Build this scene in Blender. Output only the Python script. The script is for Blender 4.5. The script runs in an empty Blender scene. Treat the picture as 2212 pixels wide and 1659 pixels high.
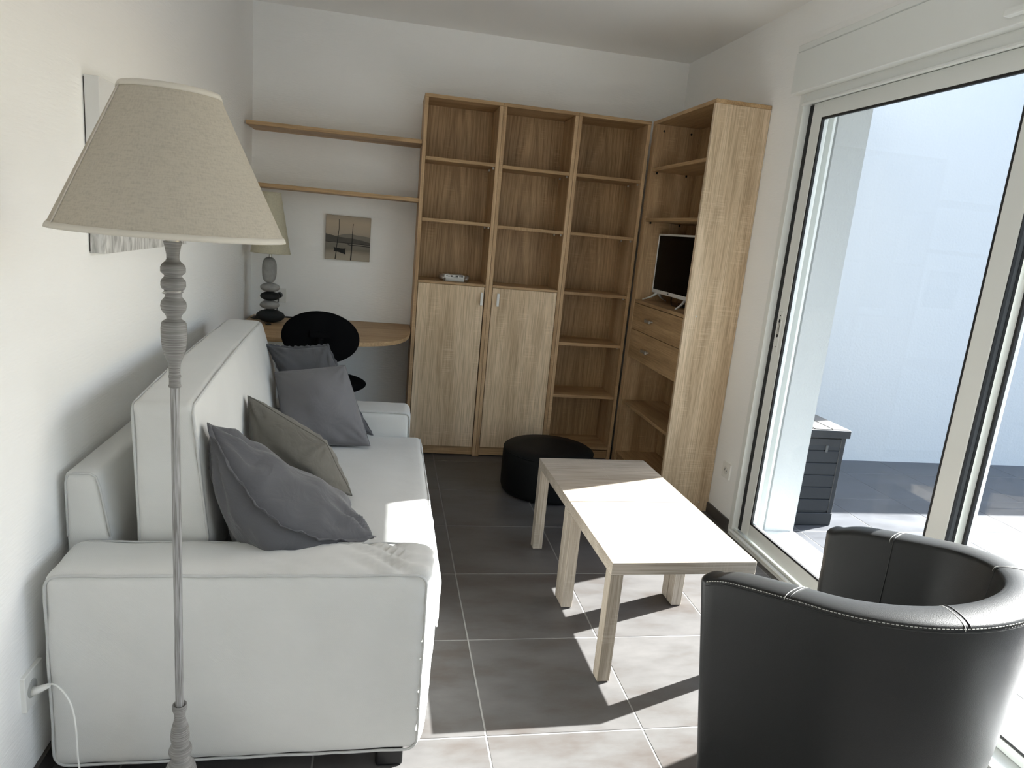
import bpy, bmesh, math, random
from mathutils import Vector, Matrix, noise
S = bpy.context.scene
C = S.collection
PI = math.pi
random.seed(7)

# ------------------------------------------------------------------ camera, sky, sun, exposure
cam_d = bpy.data.cameras.new('camera')
cam = bpy.data.objects.new('camera', cam_d); C.objects.link(cam)
cam_d.sensor_fit = 'HORIZONTAL'; cam_d.sensor_width = 36.0
cam_d.lens = 36.0 * 1490.6 / 2212.0
cam_d.clip_start = 0.05
YAW, PITCH, ROLL = -0.1925, 1.3546, 0.0924
_R = Matrix.Rotation(YAW, 3, 'Z') @ Matrix.Rotation(PITCH, 3, 'X') @ Matrix.Rotation(ROLL, 3, 'Z')
cam.matrix_world = Matrix.Translation((0.7915, -4.3627, 1.3883)) @ _R.to_4x4()
S.camera = cam

SUN = Vector((0.7595, 0.280, 0.588)).normalized()
world = bpy.data.worlds.new('world'); S.world = world; world.use_nodes = True
nt = world.node_tree; nt.nodes.clear()
wo = nt.nodes.new('ShaderNodeOutputWorld'); bg = nt.nodes.new('ShaderNodeBackground')
sky = nt.nodes.new('ShaderNodeTexSky'); sky.sky_type = 'NISHITA'; sky.sun_disc = False
sky.sun_elevation = math.asin(SUN.z); sky.sun_rotation = math.atan2(SUN.x, SUN.y)
sky.air_density = 1.0; sky.dust_density = 1.6; sky.ozone_density = 1.0
bg.inputs['Strength'].default_value = 0.42
nt.links.new(sky.outputs[0], bg.inputs[0]); nt.links.new(bg.outputs[0], wo.inputs[0])

sd = bpy.data.lights.new('sun', 'SUN'); sd.energy = 27.0; sd.angle = math.radians(0.53); sd.color = (1.0, 0.985, 0.97)
so = bpy.data.objects.new('sun', sd); C.objects.link(so)
so.rotation_mode = 'QUATERNION'; so.rotation_quaternion = SUN.to_track_quat('Z', 'Y'); so.location = SUN * 12

S.view_settings.view_transform = 'Standard'; S.view_settings.look = 'None'
S.view_settings.gamma = 1.0; S.view_settings.use_curve_mapping = False
S.view_settings.exposure = 0.42
S.cycles.diffuse_bounces = 8; S.cycles.max_bounces = 14; S.cycles.transparent_max_bounces = 16
S.cycles.use_denoising = True

RW = 2.574      # inner face of the right wall
HC = 2.5        # ceiling

# ------------------------------------------------------------------ materials
def mat(name):
    m = bpy.data.materials.new(name); m.use_nodes = True
    return m, m.node_tree, m.node_tree.nodes['Principled BSDF']
def lin(r, g, b):
    f = lambda c: (c / 255 / 12.92) if c / 255 <= 0.04045 else ((c / 255 + 0.055) / 1.055) ** 2.4
    return (f(r), f(g), f(b), 1)
def N(nt, t, **kw):
    n = nt.nodes.new(t)
    for k, v in kw.items(): setattr(n, k, v)
    return n
def simple(name, col, rough=0.5, spec=0.5, metal=0.0, bump=0.0, bscale=300.0, vary=0.0, vscale=6.0):
    m, nt, b = mat(name)
    b.inputs['Base Color'].default_value = (*col[:3], 1); b.inputs['Roughness'].default_value = rough
    b.inputs['Specular IOR Level'].default_value = spec; b.inputs['Metallic'].default_value = metal
    tc = N(nt, 'ShaderNodeTexCoord')
    if bump:
        no = N(nt, 'ShaderNodeTexNoise'); no.inputs['Scale'].default_value = bscale; no.inputs['Detail'].default_value = 3
        bp = N(nt, 'ShaderNodeBump'); bp.inputs['Strength'].default_value = bump; bp.inputs['Distance'].default_value = 0.002
        nt.links.new(tc.outputs['Object'], no.inputs['Vector']); nt.links.new(no.outputs[0], bp.inputs['Height'])
        nt.links.new(bp.outputs[0], b.inputs['Normal'])
    if vary:
        n2 = N(nt, 'ShaderNodeTexNoise'); n2.inputs['Scale'].default_value = vscale; n2.inputs['Detail'].default_value = 5
        mx = N(nt, 'ShaderNodeMixRGB', blend_type='MULTIPLY'); rp = N(nt, 'ShaderNodeValToRGB')
        rp.color_ramp.elements[0].position = 0.3; rp.color_ramp.elements[1].position = 0.7
        rp.color_ramp.elements[0].color = (1 - vary,) * 3 + (1,); rp.color_ramp.elements[1].color = (1, 1, 1, 1)
        mx.inputs[0].default_value = 1; mx.inputs[1].default_value = (*col[:3], 1)
        nt.links.new(tc.outputs['Object'], n2.inputs['Vector']); nt.links.new(n2.outputs[0], rp.inputs[0])
        nt.links.new(rp.outputs[0], mx.inputs[2]); nt.links.new(mx.outputs[0], b.inputs['Base Color'])
    return m
def wood(name, axis, dark, mid, light, rough=0.5, freq=1.0, figure=0.0):
    m, nt, b = mat(name)
    tc = N(nt, 'ShaderNodeTexCoord'); oi = N(nt, 'ShaderNodeObjectInfo')
    ml = N(nt, 'ShaderNodeMath', operation='MULTIPLY'); ml.inputs[1].default_value = 17.0
    add = N(nt, 'ShaderNodeVectorMath', operation='ADD')
    nt.links.new(oi.outputs['Random'], ml.inputs[0])
    nt.links.new(tc.outputs['Object'], add.inputs[0]); nt.links.new(ml.outputs[0], add.inputs[1])
    def nz(long_, cross, detail, dist=0.0):
        mp = N(nt, 'ShaderNodeMapping'); sc = [cross * freq] * 3; sc['xyz'.index(axis)] = long_ * freq
        mp.inputs['Scale'].default_value = sc
        n = N(nt, 'ShaderNodeTexNoise'); n.inputs['Scale'].default_value = 1.0; n.inputs['Detail'].default_value = detail
        n.inputs['Distortion'].default_value = dist
        nt.links.new(add.outputs[0], mp.inputs['Vector']); nt.links.new(mp.outputs[0], n.inputs['Vector']); return n
    broad = nz(0.9, 11, 3, 0.6); fine = nz(6, 260, 4); cross = nz(230, 9, 2)
    rp = N(nt, 'ShaderNodeValToRGB'); e = rp.color_ramp.elements
    e[0].position = 0.30; e[0].color = (*dark, 1); e[1].position = 0.72; e[1].color = (*light, 1)
    k = e.new(0.5); k.color = (*mid, 1)
    nt.links.new(broad.outputs[0], rp.inputs[0])
    rf = N(nt, 'ShaderNodeValToRGB'); rf.color_ramp.elements[0].position = 0.36; rf.color_ramp.elements[1].position = 0.60
    rf.color_ramp.elements[0].color = (0.70, 0.67, 0.62, 1); rf.color_ramp.elements[1].color = (1.08, 1.07, 1.06, 1)
    nt.links.new(fine.outputs[0], rf.inputs[0])
    mx = N(nt, 'ShaderNodeMixRGB', blend_type='MULTIPLY'); mx.inputs[0].default_value = 0.85
    nt.links.new(rp.outputs[0], mx.inputs[1]); nt.links.new(rf.outputs[0], mx.inputs[2])
    brk = nz(5, 14, 3)
    cm = N(nt, 'ShaderNodeMath', operation='MULTIPLY'); nt.links.new(cross.outputs[0], cm.inputs[0]); nt.links.new(brk.outputs[0], cm.inputs[1])
    cross = cm
    rc = N(nt, 'ShaderNodeValToRGB'); rc.color_ramp.elements[0].position = 0.31; rc.color_ramp.elements[1].position = 0.42
    rc.color_ramp.elements[0].color = (0, 0, 0, 1); rc.color_ramp.elements[1].color = (0.24, 0.24, 0.24, 1)
    nt.links.new(cross.outputs[0], rc.inputs[0])
    m2 = N(nt, 'ShaderNodeMixRGB', blend_type='MIX'); m2.inputs[2].default_value = (*[min(1, c * 1.25) for c in light], 1)
    nt.links.new(rc.outputs[0], m2.inputs[0]); nt.links.new(mx.outputs[0], m2.inputs[1])
    col_out = m2
    if figure:
        mg = N(nt, 'ShaderNodeMapping'); sc = [11.0] * 3; sc['xyz'.index(axis)] = 0.6; mg.inputs['Scale'].default_value = sc
        wv = N(nt, 'ShaderNodeTexWave', wave_type='RINGS', rings_direction='SPHERICAL'); wv.inputs['Scale'].default_value = 2.2; wv.inputs['Distortion'].default_value = 2.5; wv.inputs['Detail'].default_value = 2; wv.inputs['Detail Scale'].default_value = 1.2
        nt.links.new(tc.outputs['Object'], mg.inputs['Vector']); nt.links.new(mg.outputs[0], wv.inputs['Vector'])
        rg = N(nt, 'ShaderNodeValToRGB'); rg.color_ramp.elements[0].position = 0.05; rg.color_ramp.elements[1].position = 0.45
        rg.color_ramp.elements[0].color = (0.62, 0.58, 0.52, 1); rg.color_ramp.elements[1].color = (1, 1, 1, 1)
        nt.links.new(wv.outputs[1], rg.inputs[0])
        m3 = N(nt, 'ShaderNodeMixRGB', blend_type='MULTIPLY'); m3.inputs[0].default_value = figure
        nt.links.new(m2.outputs[0], m3.inputs[1]); nt.links.new(rg.outputs[0], m3.inputs[2]); col_out = m3
    nt.links.new(col_out.outputs[0], b.inputs['Base Color'])
    b.inputs['Roughness'].default_value = rough; b.inputs['Specular IOR Level'].default_value = 0.35
    bp = N(nt, 'ShaderNodeBump'); bp.inputs['Strength'].default_value = 0.12; bp.inputs['Distance'].default_value = 0.001
    nt.links.new(fine.outputs[0], bp.inputs['Height']); nt.links.new(bp.outputs[0], b.inputs['Normal'])
    return m
OAK = ((0.37, 0.235, 0.12), (0.49, 0.335, 0.19), (0.62, 0.44, 0.265))
OAKB = ((0.32, 0.20, 0.10), (0.43, 0.285, 0.15), (0.53, 0.365, 0.205))
oak_z = wood('oak_upright', 'z', *OAK); oak_x = wood('oak_lengthwise', 'x', *OAKB); oak_y = wood('oak_sideways', 'y', *OAKB)
oak_back = wood('oak_back', 'z', *OAKB, figure=0.5)
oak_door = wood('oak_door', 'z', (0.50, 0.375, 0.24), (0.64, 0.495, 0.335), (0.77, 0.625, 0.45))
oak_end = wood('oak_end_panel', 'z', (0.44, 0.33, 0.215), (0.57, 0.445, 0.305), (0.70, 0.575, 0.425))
TBL = ((0.34, 0.295, 0.24), (0.42, 0.37, 0.31), (0.50, 0.45, 0.385))
tbl_x = wood('table_oak_lengthwise', 'x', *TBL); tbl_z = wood('table_oak_upright', 'z', *TBL)

def wallpaper(name, col, sx, sy, sz, strength=0.42, dist=0.003):
    m, nt, b = mat(name); b.inputs['Base Color'].default_value = (*col, 1); b.inputs['Roughness'].default_value = 0.75
    b.inputs['Specular IOR Level'].default_value = 0.25
    tc = N(nt, 'ShaderNodeTexCoord'); mp = N(nt, 'ShaderNodeMapping'); mp.inputs['Scale'].default_value = (sx, sy, sz)
    no = N(nt, 'ShaderNodeTexNoise'); no.inputs['Scale'].default_value = 1; no.inputs['Detail'].default_value = 2
    bp = N(nt, 'ShaderNodeBump'); bp.inputs['Strength'].default_value = strength; bp.inputs['Distance'].default_value = dist
    nt.links.new(tc.outputs['Object'], mp.inputs[0]); nt.links.new(mp.outputs[0], no.inputs['Vector'])
    nt.links.new(no.outputs[0], bp.inputs['Height']); nt.links.new(bp.outputs[0], b.inputs['Normal'])
    return m
M_wall = wallpaper('white_ribbed_wallcovering', (0.88, 0.88, 0.868), 25, 25, 170)
M_ceil = wallpaper('white_ceiling_paint', (0.865, 0.862, 0.845), 120, 120, 120, 0.1)
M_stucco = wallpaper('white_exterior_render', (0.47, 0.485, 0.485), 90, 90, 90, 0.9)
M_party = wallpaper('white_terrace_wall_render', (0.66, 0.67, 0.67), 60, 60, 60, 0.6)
def tilemat(name, base, warm):
    m, nt, b = mat(name); tc = N(nt, 'ShaderNodeTexCoord'); oi = N(nt, 'ShaderNodeObjectInfo')
    add = N(nt, 'ShaderNodeVectorMath', operation='ADD'); ml = N(nt, 'ShaderNodeMath', operation='MULTIPLY'); ml.inputs[1].default_value = 9
    nt.links.new(oi.outputs['Random'], ml.inputs[0]); nt.links.new(tc.outputs['Object'], add.inputs[0]); nt.links.new(ml.outputs[0], add.inputs[1])
    mp = N(nt, 'ShaderNodeMapping'); mp.inputs['Scale'].default_value = (3.0, 7.5, 4)
    n1 = N(nt, 'ShaderNodeTexNoise'); n1.inputs['Scale'].default_value = 1; n1.inputs['Detail'].default_value = 8; n1.inputs['Roughness'].default_value = 0.65
    nt.links.new(add.outputs[0], mp.inputs[0]); nt.links.new(mp.outputs[0], n1.inputs['Vector'])
    rp = N(nt, 'ShaderNodeValToRGB'); e = rp.color_ramp.elements
    e[0].position = 0.32; e[0].color = (*[c * 0.72 for c in warm], 1); e[1].position = 0.7; e[1].color = (*[c * 1.25 for c in base], 1)
    k = e.new(0.5); k.color = (*base, 1)
    nt.links.new(n1.outputs[0], rp.inputs[0]); nt.links.new(rp.outputs[0], b.inputs['Base Color'])
    r2 = N(nt, 'ShaderNodeMapRange'); r2.inputs[3].default_value = 0.30; r2.inputs[4].default_value = 0.46
    nt.links.new(n1.outputs[0], r2.inputs[0]); nt.links.new(r2.outputs[0], b.inputs['Roughness'])
    b.inputs['Specular IOR Level'].default_value = 0.4
    return m
M_tile = tilemat('anthracite_porcelain', (0.096, 0.092, 0.090), (0.100, 0.086, 0.078))
M_tile_out = tilemat('terrace_porcelain', (0.080, 0.083, 0.092), (0.078, 0.080, 0.088))
M_grout = simple('grey_grout', (0.24, 0.235, 0.225), 0.9)
M_skirt = simple('skirting_tile', (0.075, 0.068, 0.062), 0.45, vary=0.25)
M_pvc = simple('white_lacquered_aluminium', (0.735, 0.755, 0.738), 0.35)
M_gasket = simple('black_rubber_gasket', (0.008, 0.008, 0.009), 0.6)
M_brush = simple('dark_grey_seal', (0.06, 0.063, 0.065), 0.5, bump=0.6, bscale=600)
M_whiteplastic = simple('white_plastic', (0.78, 0.78, 0.75), 0.35)
M_black = simple('black_plastic', (0.006, 0.006, 0.0065), 0.45)
M_blackmatt = simple('black_fabric', (0.004, 0.004, 0.0045), 0.95, spec=0.08)
M_screen = simple('dark_screen', (0.001, 0.001, 0.001), 0.25, spec=0.03)
M_silver = simple('silver_plastic', (0.74, 0.735, 0.71), 0.4)
M_nickel = simple('brushed_nickel', (0.55, 0.54, 0.51), 0.38, metal=0.85)
M_darkhole = simple('dark_hole', (0.004, 0.004, 0.004), 0.9)
M_pouf = simple('black_leatherette', (0.007, 0.0075, 0.0078), 0.55, spec=0.12, bump=0.25, bscale=500)
M_leather = simple('charcoal_leatherette', (0.0185, 0.0192, 0.0198), 0.40, spec=0.28, bump=0.22, bscale=650)
M_thread = simple('pale_thread', (0.55, 0.55, 0.52), 0.8)
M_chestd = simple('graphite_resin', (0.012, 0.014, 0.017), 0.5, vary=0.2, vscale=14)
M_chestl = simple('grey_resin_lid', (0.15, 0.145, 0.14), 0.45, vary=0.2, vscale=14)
M_paint = simple('ink_black', (0.012, 0.012, 0.011), 0.8)
M_sensor = simple('print_grey', (0.25, 0.25, 0.24), 0.8)

def cloth(name, col, scale=900, bump=0.25, vary=0.06, rough=0.9, sheen=0.2, wr=0.0, wscale=9):
    m, nt, b = mat(name); b.inputs['Roughness'].default_value = rough; b.inputs['Specular IOR Level'].default_value = 0.15
    b.inputs['Sheen Weight'].default_value = sheen
    tc = N(nt, 'ShaderNodeTexCoord')
    wv = N(nt, 'ShaderNodeTexWave', bands_direction='DIAGONAL'); wv.inputs['Scale'].default_value = scale / 6.0; wv.inputs['Distortion'].default_value = 1.5
    no = N(nt, 'ShaderNodeTexNoise'); no.inputs['Scale'].default_value = 7; no.inputs['Detail'].default_value = 4
    rp = N(nt, 'ShaderNodeValToRGB'); rp.color_ramp.elements[0].color = (*[c * (1 - vary) for c in col], 1); rp.color_ramp.elements[1].color = (*[min(1, c * (1 + vary)) for c in col], 1)
    nt.links.new(tc.outputs['Object'], wv.inputs['Vector']); nt.links.new(tc.outputs['Object'], no.inputs['Vector'])
    nt.links.new(no.outputs[0], rp.inputs[0]); nt.links.new(rp.outputs[0], b.inputs['Base Color'])
    bp = N(nt, 'ShaderNodeBump'); bp.inputs['Strength'].default_value = bump; bp.inputs['Distance'].default_value = 0.0006
    nt.links.new(wv.outputs[1], bp.inputs['Height'])
    last = bp
    if wr:
        n3 = N(nt, 'ShaderNodeTexNoise'); n3.inputs['Scale'].default_value = wscale; n3.inputs['Detail'].default_value = 3; n3.inputs['Distortion'].default_value = 1.2
        b2 = N(nt, 'ShaderNodeBump'); b2.inputs['Strength'].default_value = wr; b2.inputs['Distance'].default_value = 0.02
        nt.links.new(tc.outputs['Object'], n3.inputs['Vector']); nt.links.new(n3.outputs[0], b2.inputs['Height']); nt.links.new(bp.outputs[0], b2.inputs['Normal']); last = b2
    nt.links.new(last.outputs[0], b.inputs['Normal'])
    return m
M_sofa = cloth('off_white_slipcover', (0.62, 0.622, 0.605), wr=0.10, wscale=7)
M_pipe = cloth('off_white_piping', (0.52, 0.525, 0.515))
M_cgrey = cloth('grey_cotton', (0.092, 0.093, 0.101), scale=1100, wr=0.35, wscale=11)
M_cgrey2 = cloth('mid_grey_cotton', (0.165, 0.162, 0.170), scale=1100, wr=0.22, wscale=10)
M_ctaupe = cloth('taupe_cotton', (0.118, 0.111, 0.096), scale=1100, wr=0.32, wscale=12)
def shade_mat(name, col, trans):
    m, nt, b = mat(name); out = nt.nodes['Material Output']
    tc = N(nt, 'ShaderNodeTexCoord'); mp = N(nt, 'ShaderNodeMapping'); mp.inputs['Scale'].default_value = (60, 60, 420)
    no = N(nt, 'ShaderNodeTexNoise'); no.inputs['Scale'].default_value = 1; no.inputs['Detail'].default_value = 3
    mp2 = N(nt, 'ShaderNodeMapping'); mp2.inputs['Scale'].default_value = (380, 380, 50)
    n2 = N(nt, 'ShaderNodeTexNoise'); n2.inputs['Scale'].default_value = 1; n2.inputs['Detail'].default_value = 2
    nt.links.new(tc.outputs['Object'], mp.inputs[0]); nt.links.new(mp.outputs[0], no.inputs['Vector'])
    nt.links.new(tc.outputs['Object'], mp2.inputs[0]); nt.links.new(mp2.outputs[0], n2.inputs['Vector'])
    ad = N(nt, 'ShaderNodeMath', operation='ADD'); nt.links.new(no.outputs[0], ad.inputs[0]); nt.links.new(n2.outputs[0], ad.inputs[1])
    rp = N(nt, 'ShaderNodeValToRGB'); rp.color_ramp.elements[0].position = 0.6; rp.color_ramp.elements[1].position = 1.3
    rp.color_ramp.elements[0].color = (*[c * 0.90 for c in col], 1); rp.color_ramp.elements[1].color = (*[min(1, c * 1.07) for c in col], 1)
    mm = N(nt, 'ShaderNodeMath', operation='MULTIPLY'); mm.inputs[1].default_value = 0.9
    nt.links.new(ad.outputs[0], mm.inputs[0]); nt.links.new(mm.outputs[0], rp.inputs[0]); nt.links.new(rp.outputs[0], b.inputs['Base Color'])
    b.inputs['Roughness'].default_value = 0.95; b.inputs['Specular IOR Level'].default_value = 0.1
    bp = N(nt, 'ShaderNodeBump'); bp.inputs['Strength'].default_value = 0.3; bp.inputs['Distance'].default_value = 0.001
    nt.links.new(ad.outputs[0], bp.inputs['Height']); nt.links.new(bp.outputs[0], b.inputs['Normal'])
    tr = N(nt, 'ShaderNodeBsdfTranslucent'); nt.links.new(rp.outputs[0], tr.inputs[0])
    mx = N(nt, 'ShaderNodeMixShader'); mx.inputs[0].default_value = trans
    nt.links.new(b.outputs[0], mx.inputs[1]); nt.links.new(tr.outputs[0], mx.inputs[2]); nt.links.new(mx.outputs[0], out.inputs[0])
    return m
M_linen = shade_mat('natural_linen', (0.50, 0.46, 0.39), 0.22)
M_trim = simple('linen_tape', (0.55, 0.52, 0.46), 0.9)
M_cream = shade_mat('cream_shade_paper', (0.62, 0.58, 0.45), 0.25)
def turned_mat():
    m, nt, b = mat('grey_brushed_wood'); tc = N(nt, 'ShaderNodeTexCoord'); mp = N(nt, 'ShaderNodeMapping'); mp.inputs['Scale'].default_value = (10, 10, 520)
    no = N(nt, 'ShaderNodeTexNoise'); no.inputs['Scale'].default_value = 1; no.inputs['Detail'].default_value = 4
    rp = N(nt, 'ShaderNodeValToRGB'); e = rp.color_ramp.elements; e[0].position = 0.30; e[0].color = (0.105, 0.099, 0.092, 1); e[1].position = 0.74; e[1].color = (0.31, 0.307, 0.30, 1)
    nt.links.new(tc.outputs['Object'], mp.inputs[0]); nt.links.new(mp.outputs[0], no.inputs['Vector']); nt.links.new(no.outputs[0], rp.inputs[0]); nt.links.new(rp.outputs[0], b.inputs['Base Color'])
    b.inputs['Roughness'].default_value = 0.6
    return m
M_turned = turned_mat()
def pole_mat():
    m, nt, b = mat('grey_brushed_pole'); tc = N(nt, 'ShaderNodeTexCoord'); mp = N(nt, 'ShaderNodeMapping'); mp.inputs['Scale'].default_value = (420, 420, 14)
    no = N(nt, 'ShaderNodeTexNoise'); no.inputs['Scale'].default_value = 1; no.inputs['Detail'].default_value = 4
    rp = N(nt, 'ShaderNodeValToRGB'); e = rp.color_ramp.elements; e[0].position = 0.36; e[0].color = (0.14, 0.135, 0.13, 1); e[1].position = 0.66; e[1].color = (0.36, 0.36, 0.36, 1)
    nt.links.new(tc.outputs['Object'], mp.inputs[0]); nt.links.new(mp.outputs[0], no.inputs['Vector']); nt.links.new(no.outputs[0], rp.inputs[0]); nt.links.new(rp.outputs[0], b.inputs['Base Color'])
    b.inputs['Roughness'].default_value = 0.6
    return m
M_pole = pole_mat()
M_stone_l = simple('pale_pebble', (0.36, 0.355, 0.34), 0.7, vary=0.35, vscale=28, bump=0.3, bscale=160)
M_stone_d = simple('black_pebble', (0.010, 0.012, 0.012), 0.75, vary=0.4, vscale=60, bump=0.4, bscale=220)
def glass_mat(name, refl, tint=(0.97, 0.985, 0.98)):
    m = bpy.data.materials.new(name); m.use_nodes = True; nt = m.node_tree; nt.nodes.clear()
    out = N(nt, 'ShaderNodeOutputMaterial'); tr = N(nt, 'ShaderNodeBsdfTransparent'); gl = N(nt, 'ShaderNodeBsdfGlossy')
    tr.inputs[0].default_value = (*tint, 1); gl.inputs['Roughness'].default_value = 0.0
    ge = N(nt, 'ShaderNodeNewGeometry'); dt = N(nt, 'ShaderNodeVectorMath', operation='DOT_PRODUCT')      # Schlick reflectance, same on both faces of the pane
    nt.links.new(ge.outputs['Normal'], dt.inputs[0]); nt.links.new(ge.outputs['Incoming'], dt.inputs[1])
    ab = N(nt, 'ShaderNodeMath', operation='ABSOLUTE'); nt.links.new(dt.outputs['Value'], ab.inputs[0])
    om = N(nt, 'ShaderNodeMath', operation='SUBTRACT'); om.inputs[0].default_value = 1.0; nt.links.new(ab.outputs[0], om.inputs[1])
    pw = N(nt, 'ShaderNodeMath', operation='POWER'); pw.inputs[1].default_value = 5.0; nt.links.new(om.outputs[0], pw.inputs[0])
    fr = N(nt, 'ShaderNodeMath', operation='MULTIPLY_ADD'); fr.inputs[1].default_value = 0.96; fr.inputs[2].default_value = 0.04; nt.links.new(pw.outputs[0], fr.inputs[0])
    ml = N(nt, 'ShaderNodeMath', operation='MULTIPLY'); ml.inputs[1].default_value = refl; ml.use_clamp = True
    mx = N(nt, 'ShaderNodeMixShader'); nt.links.new(fr.outputs[0], ml.inputs[0]); nt.links.new(ml.outputs[0], mx.inputs[0])
    nt.links.new(tr.outputs[0], mx.inputs[1]); nt.links.new(gl.outputs[0], mx.inputs[2]); nt.links.new(mx.outputs[0], out.inputs[0])
    return m
M_glass = glass_mat('window_glass', 0.6)
M_film = glass_mat('clear_wrap', 2.2, (0.86, 0.86, 0.86))

# ------------------------------------------------------------------ helpers
def link(name, me, m=None, parent=None):
    o = bpy.data.objects.new(name, me); C.objects.link(o)
    if m is not None and me is not None and not me.materials: me.materials.append(m)
    if parent is not None: o.parent = parent
    return o
def tag(o, label=None, cat=None, group=None, kind=None):
    if label: o['label'] = label
    if cat: o['category'] = cat
    if group: o['group'] = group
    if kind: o['kind'] = kind
    return o
def thing(name, loc, label, cat, rz=0.0, group=None):
    o = link(name, None); o.location = loc; o.rotation_euler = (0, 0, rz)
    return tag(o, label, cat, group)
def fin(name, bm, m, parent=None, off=(0, 0, 0), smooth=False, angle=None):
    """close a bmesh given in world coordinates into an object whose origin is `off`"""
    if any(off): bmesh.ops.translate(bm, verts=bm.verts, vec=-Vector(off))
    bmesh.ops.recalc_face_normals(bm, faces=bm.faces)
    me = bpy.data.meshes.new(name); bm.to_mesh(me); bm.free()
    if smooth:
        me.polygons.foreach_set('use_smooth', [True] * len(me.polygons))
        if angle: me.set_sharp_from_angle(angle=math.radians(angle))
    o = link(name, me, m, parent)
    if parent is None and any(off): o.location = off
    return o
def box(bm, x0, x1, y0, y1, z0, z1, bev=0.0, seg=1):
    r = bmesh.ops.create_cube(bm, size=1.0, matrix=Matrix.Translation(((x0 + x1) / 2, (y0 + y1) / 2, (z0 + z1) / 2)) @ Matrix.Diagonal((abs(x1 - x0), abs(y1 - y0), abs(z1 - z0), 1)))
    if bev:
        es = list({e for v in r['verts'] for e in v.link_edges})
        bmesh.ops.bevel(bm, geom=es, offset=bev, segments=seg, affect='EDGES', profile=0.5)
    return bm
def disc(c, r, d, ax, n=14):
    bm = bmesh.new(); bmesh.ops.create_cone(bm, cap_ends=True, segments=n, radius1=r, radius2=r, depth=d, matrix=Matrix.Translation(c) @ (Matrix.Identity(4) if ax == 'Z' else Matrix.Rotation(PI / 2, 4, ax)))
    return bm
def B(*a, **k): return box(bmesh.new(), *a, **k)
def prism(bm, pts, axis, a0, a1, bev=0.0):
    """polygon pts extruded along axis ('x','y','z') from a0 to a1"""
    def P(p, a):
        return {'x': (a, p[0], p[1]), 'y': (p[0], a, p[1]), 'z': (p[0], p[1], a)}[axis]
    v0 = [bm.verts.new(P(p, a0)) for p in pts]; v1 = [bm.verts.new(P(p, a1)) for p in pts]
    n = len(pts)
    fs = [bm.faces.new(v0), bm.faces.new(v1[::-1])]
    for i in range(n): fs.append(bm.faces.new((v0[i], v0[(i + 1) % n], v1[(i + 1) % n], v1[i])))
    bmesh.ops.recalc_face_normals(bm, faces=fs)
    if bev:
        bmesh.ops.bevel(bm, geom=list({e for f in fs for e in f.edges}), offset=bev, segments=2, affect='EDGES', profile=0.5)
    return bm
def lathe(bm, prof, c=(0, 0), n=48, cap=True):
    rings = []
    for r, z in prof:
        rings.append([bm.verts.new((c[0] + r * math.cos(2 * PI * i / n), c[1] + r * math.sin(2 * PI * i / n), z)) for i in range(n)])
    for a, b in zip(rings, rings[1:]):
        for i in range(n): bm.faces.new((a[i], a[(i + 1) % n], b[(i + 1) % n], b[i]))
    if cap:
        bm.faces.new(rings[0][::-1]); bm.faces.new(rings[-1])
    return bm
def tube(bm, pts, r, n=8, closed=False, rfun=None):
    pts = [Vector(p) for p in pts]; m = len(pts); rings = []
    up = None
    for i, p in enumerate(pts):
        a = pts[(i - 1) % m] if (closed or i > 0) else p; b = pts[(i + 1) % m] if (closed or i < m - 1) else p
        t = (b - a)
        t = t.normalized() if t.length > 1e-9 else Vector((0, 0, 1))
        if up is None:
            up = Vector((0, 0, 1)) if abs(t.z) < 0.9 else Vector((1, 0, 0))
        s = t.cross(up); s = s.normalized() if s.length > 1e-6 else t.orthogonal().normalized()
        up = s.cross(t).normalized()
        rr = rfun(i / (m - 1)) if rfun else r
        rings.append([bm.verts.new(p + s * rr * math.cos(2 * PI * k / n) + up * rr * math.sin(2 * PI * k / n)) for k in range(n)])
    rng = range(m) if closed else range(m - 1)
    for i in rng:
        a, b = rings[i], rings[(i + 1) % m]
        for k in range(n): bm.faces.new((a[k], a[(k + 1) % n], b[(k + 1) % n], b[k]))
    if not closed:
        bm.faces.new(rings[0][::-1]); bm.faces.new(rings[-1])
    return bm
def catmull(P, k=8):
    P = [Vector(p) for p in P]; out = []
    for i in range(len(P) - 1):
        p0 = P[max(i - 1, 0)]; p1 = P[i]; p2 = P[i + 1]; p3 = P[min(i + 2, len(P) - 1)]
        for j in range(k):
            t = j / k
            out.append(0.5 * ((2 * p1) + (p2 - p0) * t + (2 * p0 - 5 * p1 + 4 * p2 - p3) * t * t + (3 * p1 - p0 - 3 * p2 + p3) * t ** 3))
    out.append(P[-1]); return out
def axis_pts(a, b, r, seg):
    L = b - a; r = min(r, L / 2 - 1e-4); k = 4
    pts = [a + r * (1 - math.cos(PI / 2 * i / k)) for i in range(k)]
    n = max(1, int(round((L - 2 * r) / seg)))
    pts += [a + r + (L - 2 * r) * i / n for i in range(n + 1)]
    pts += [b - r * (1 - math.cos(PI / 2 * (k - 1 - i) / k)) for i in range(k)]
    return pts
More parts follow.
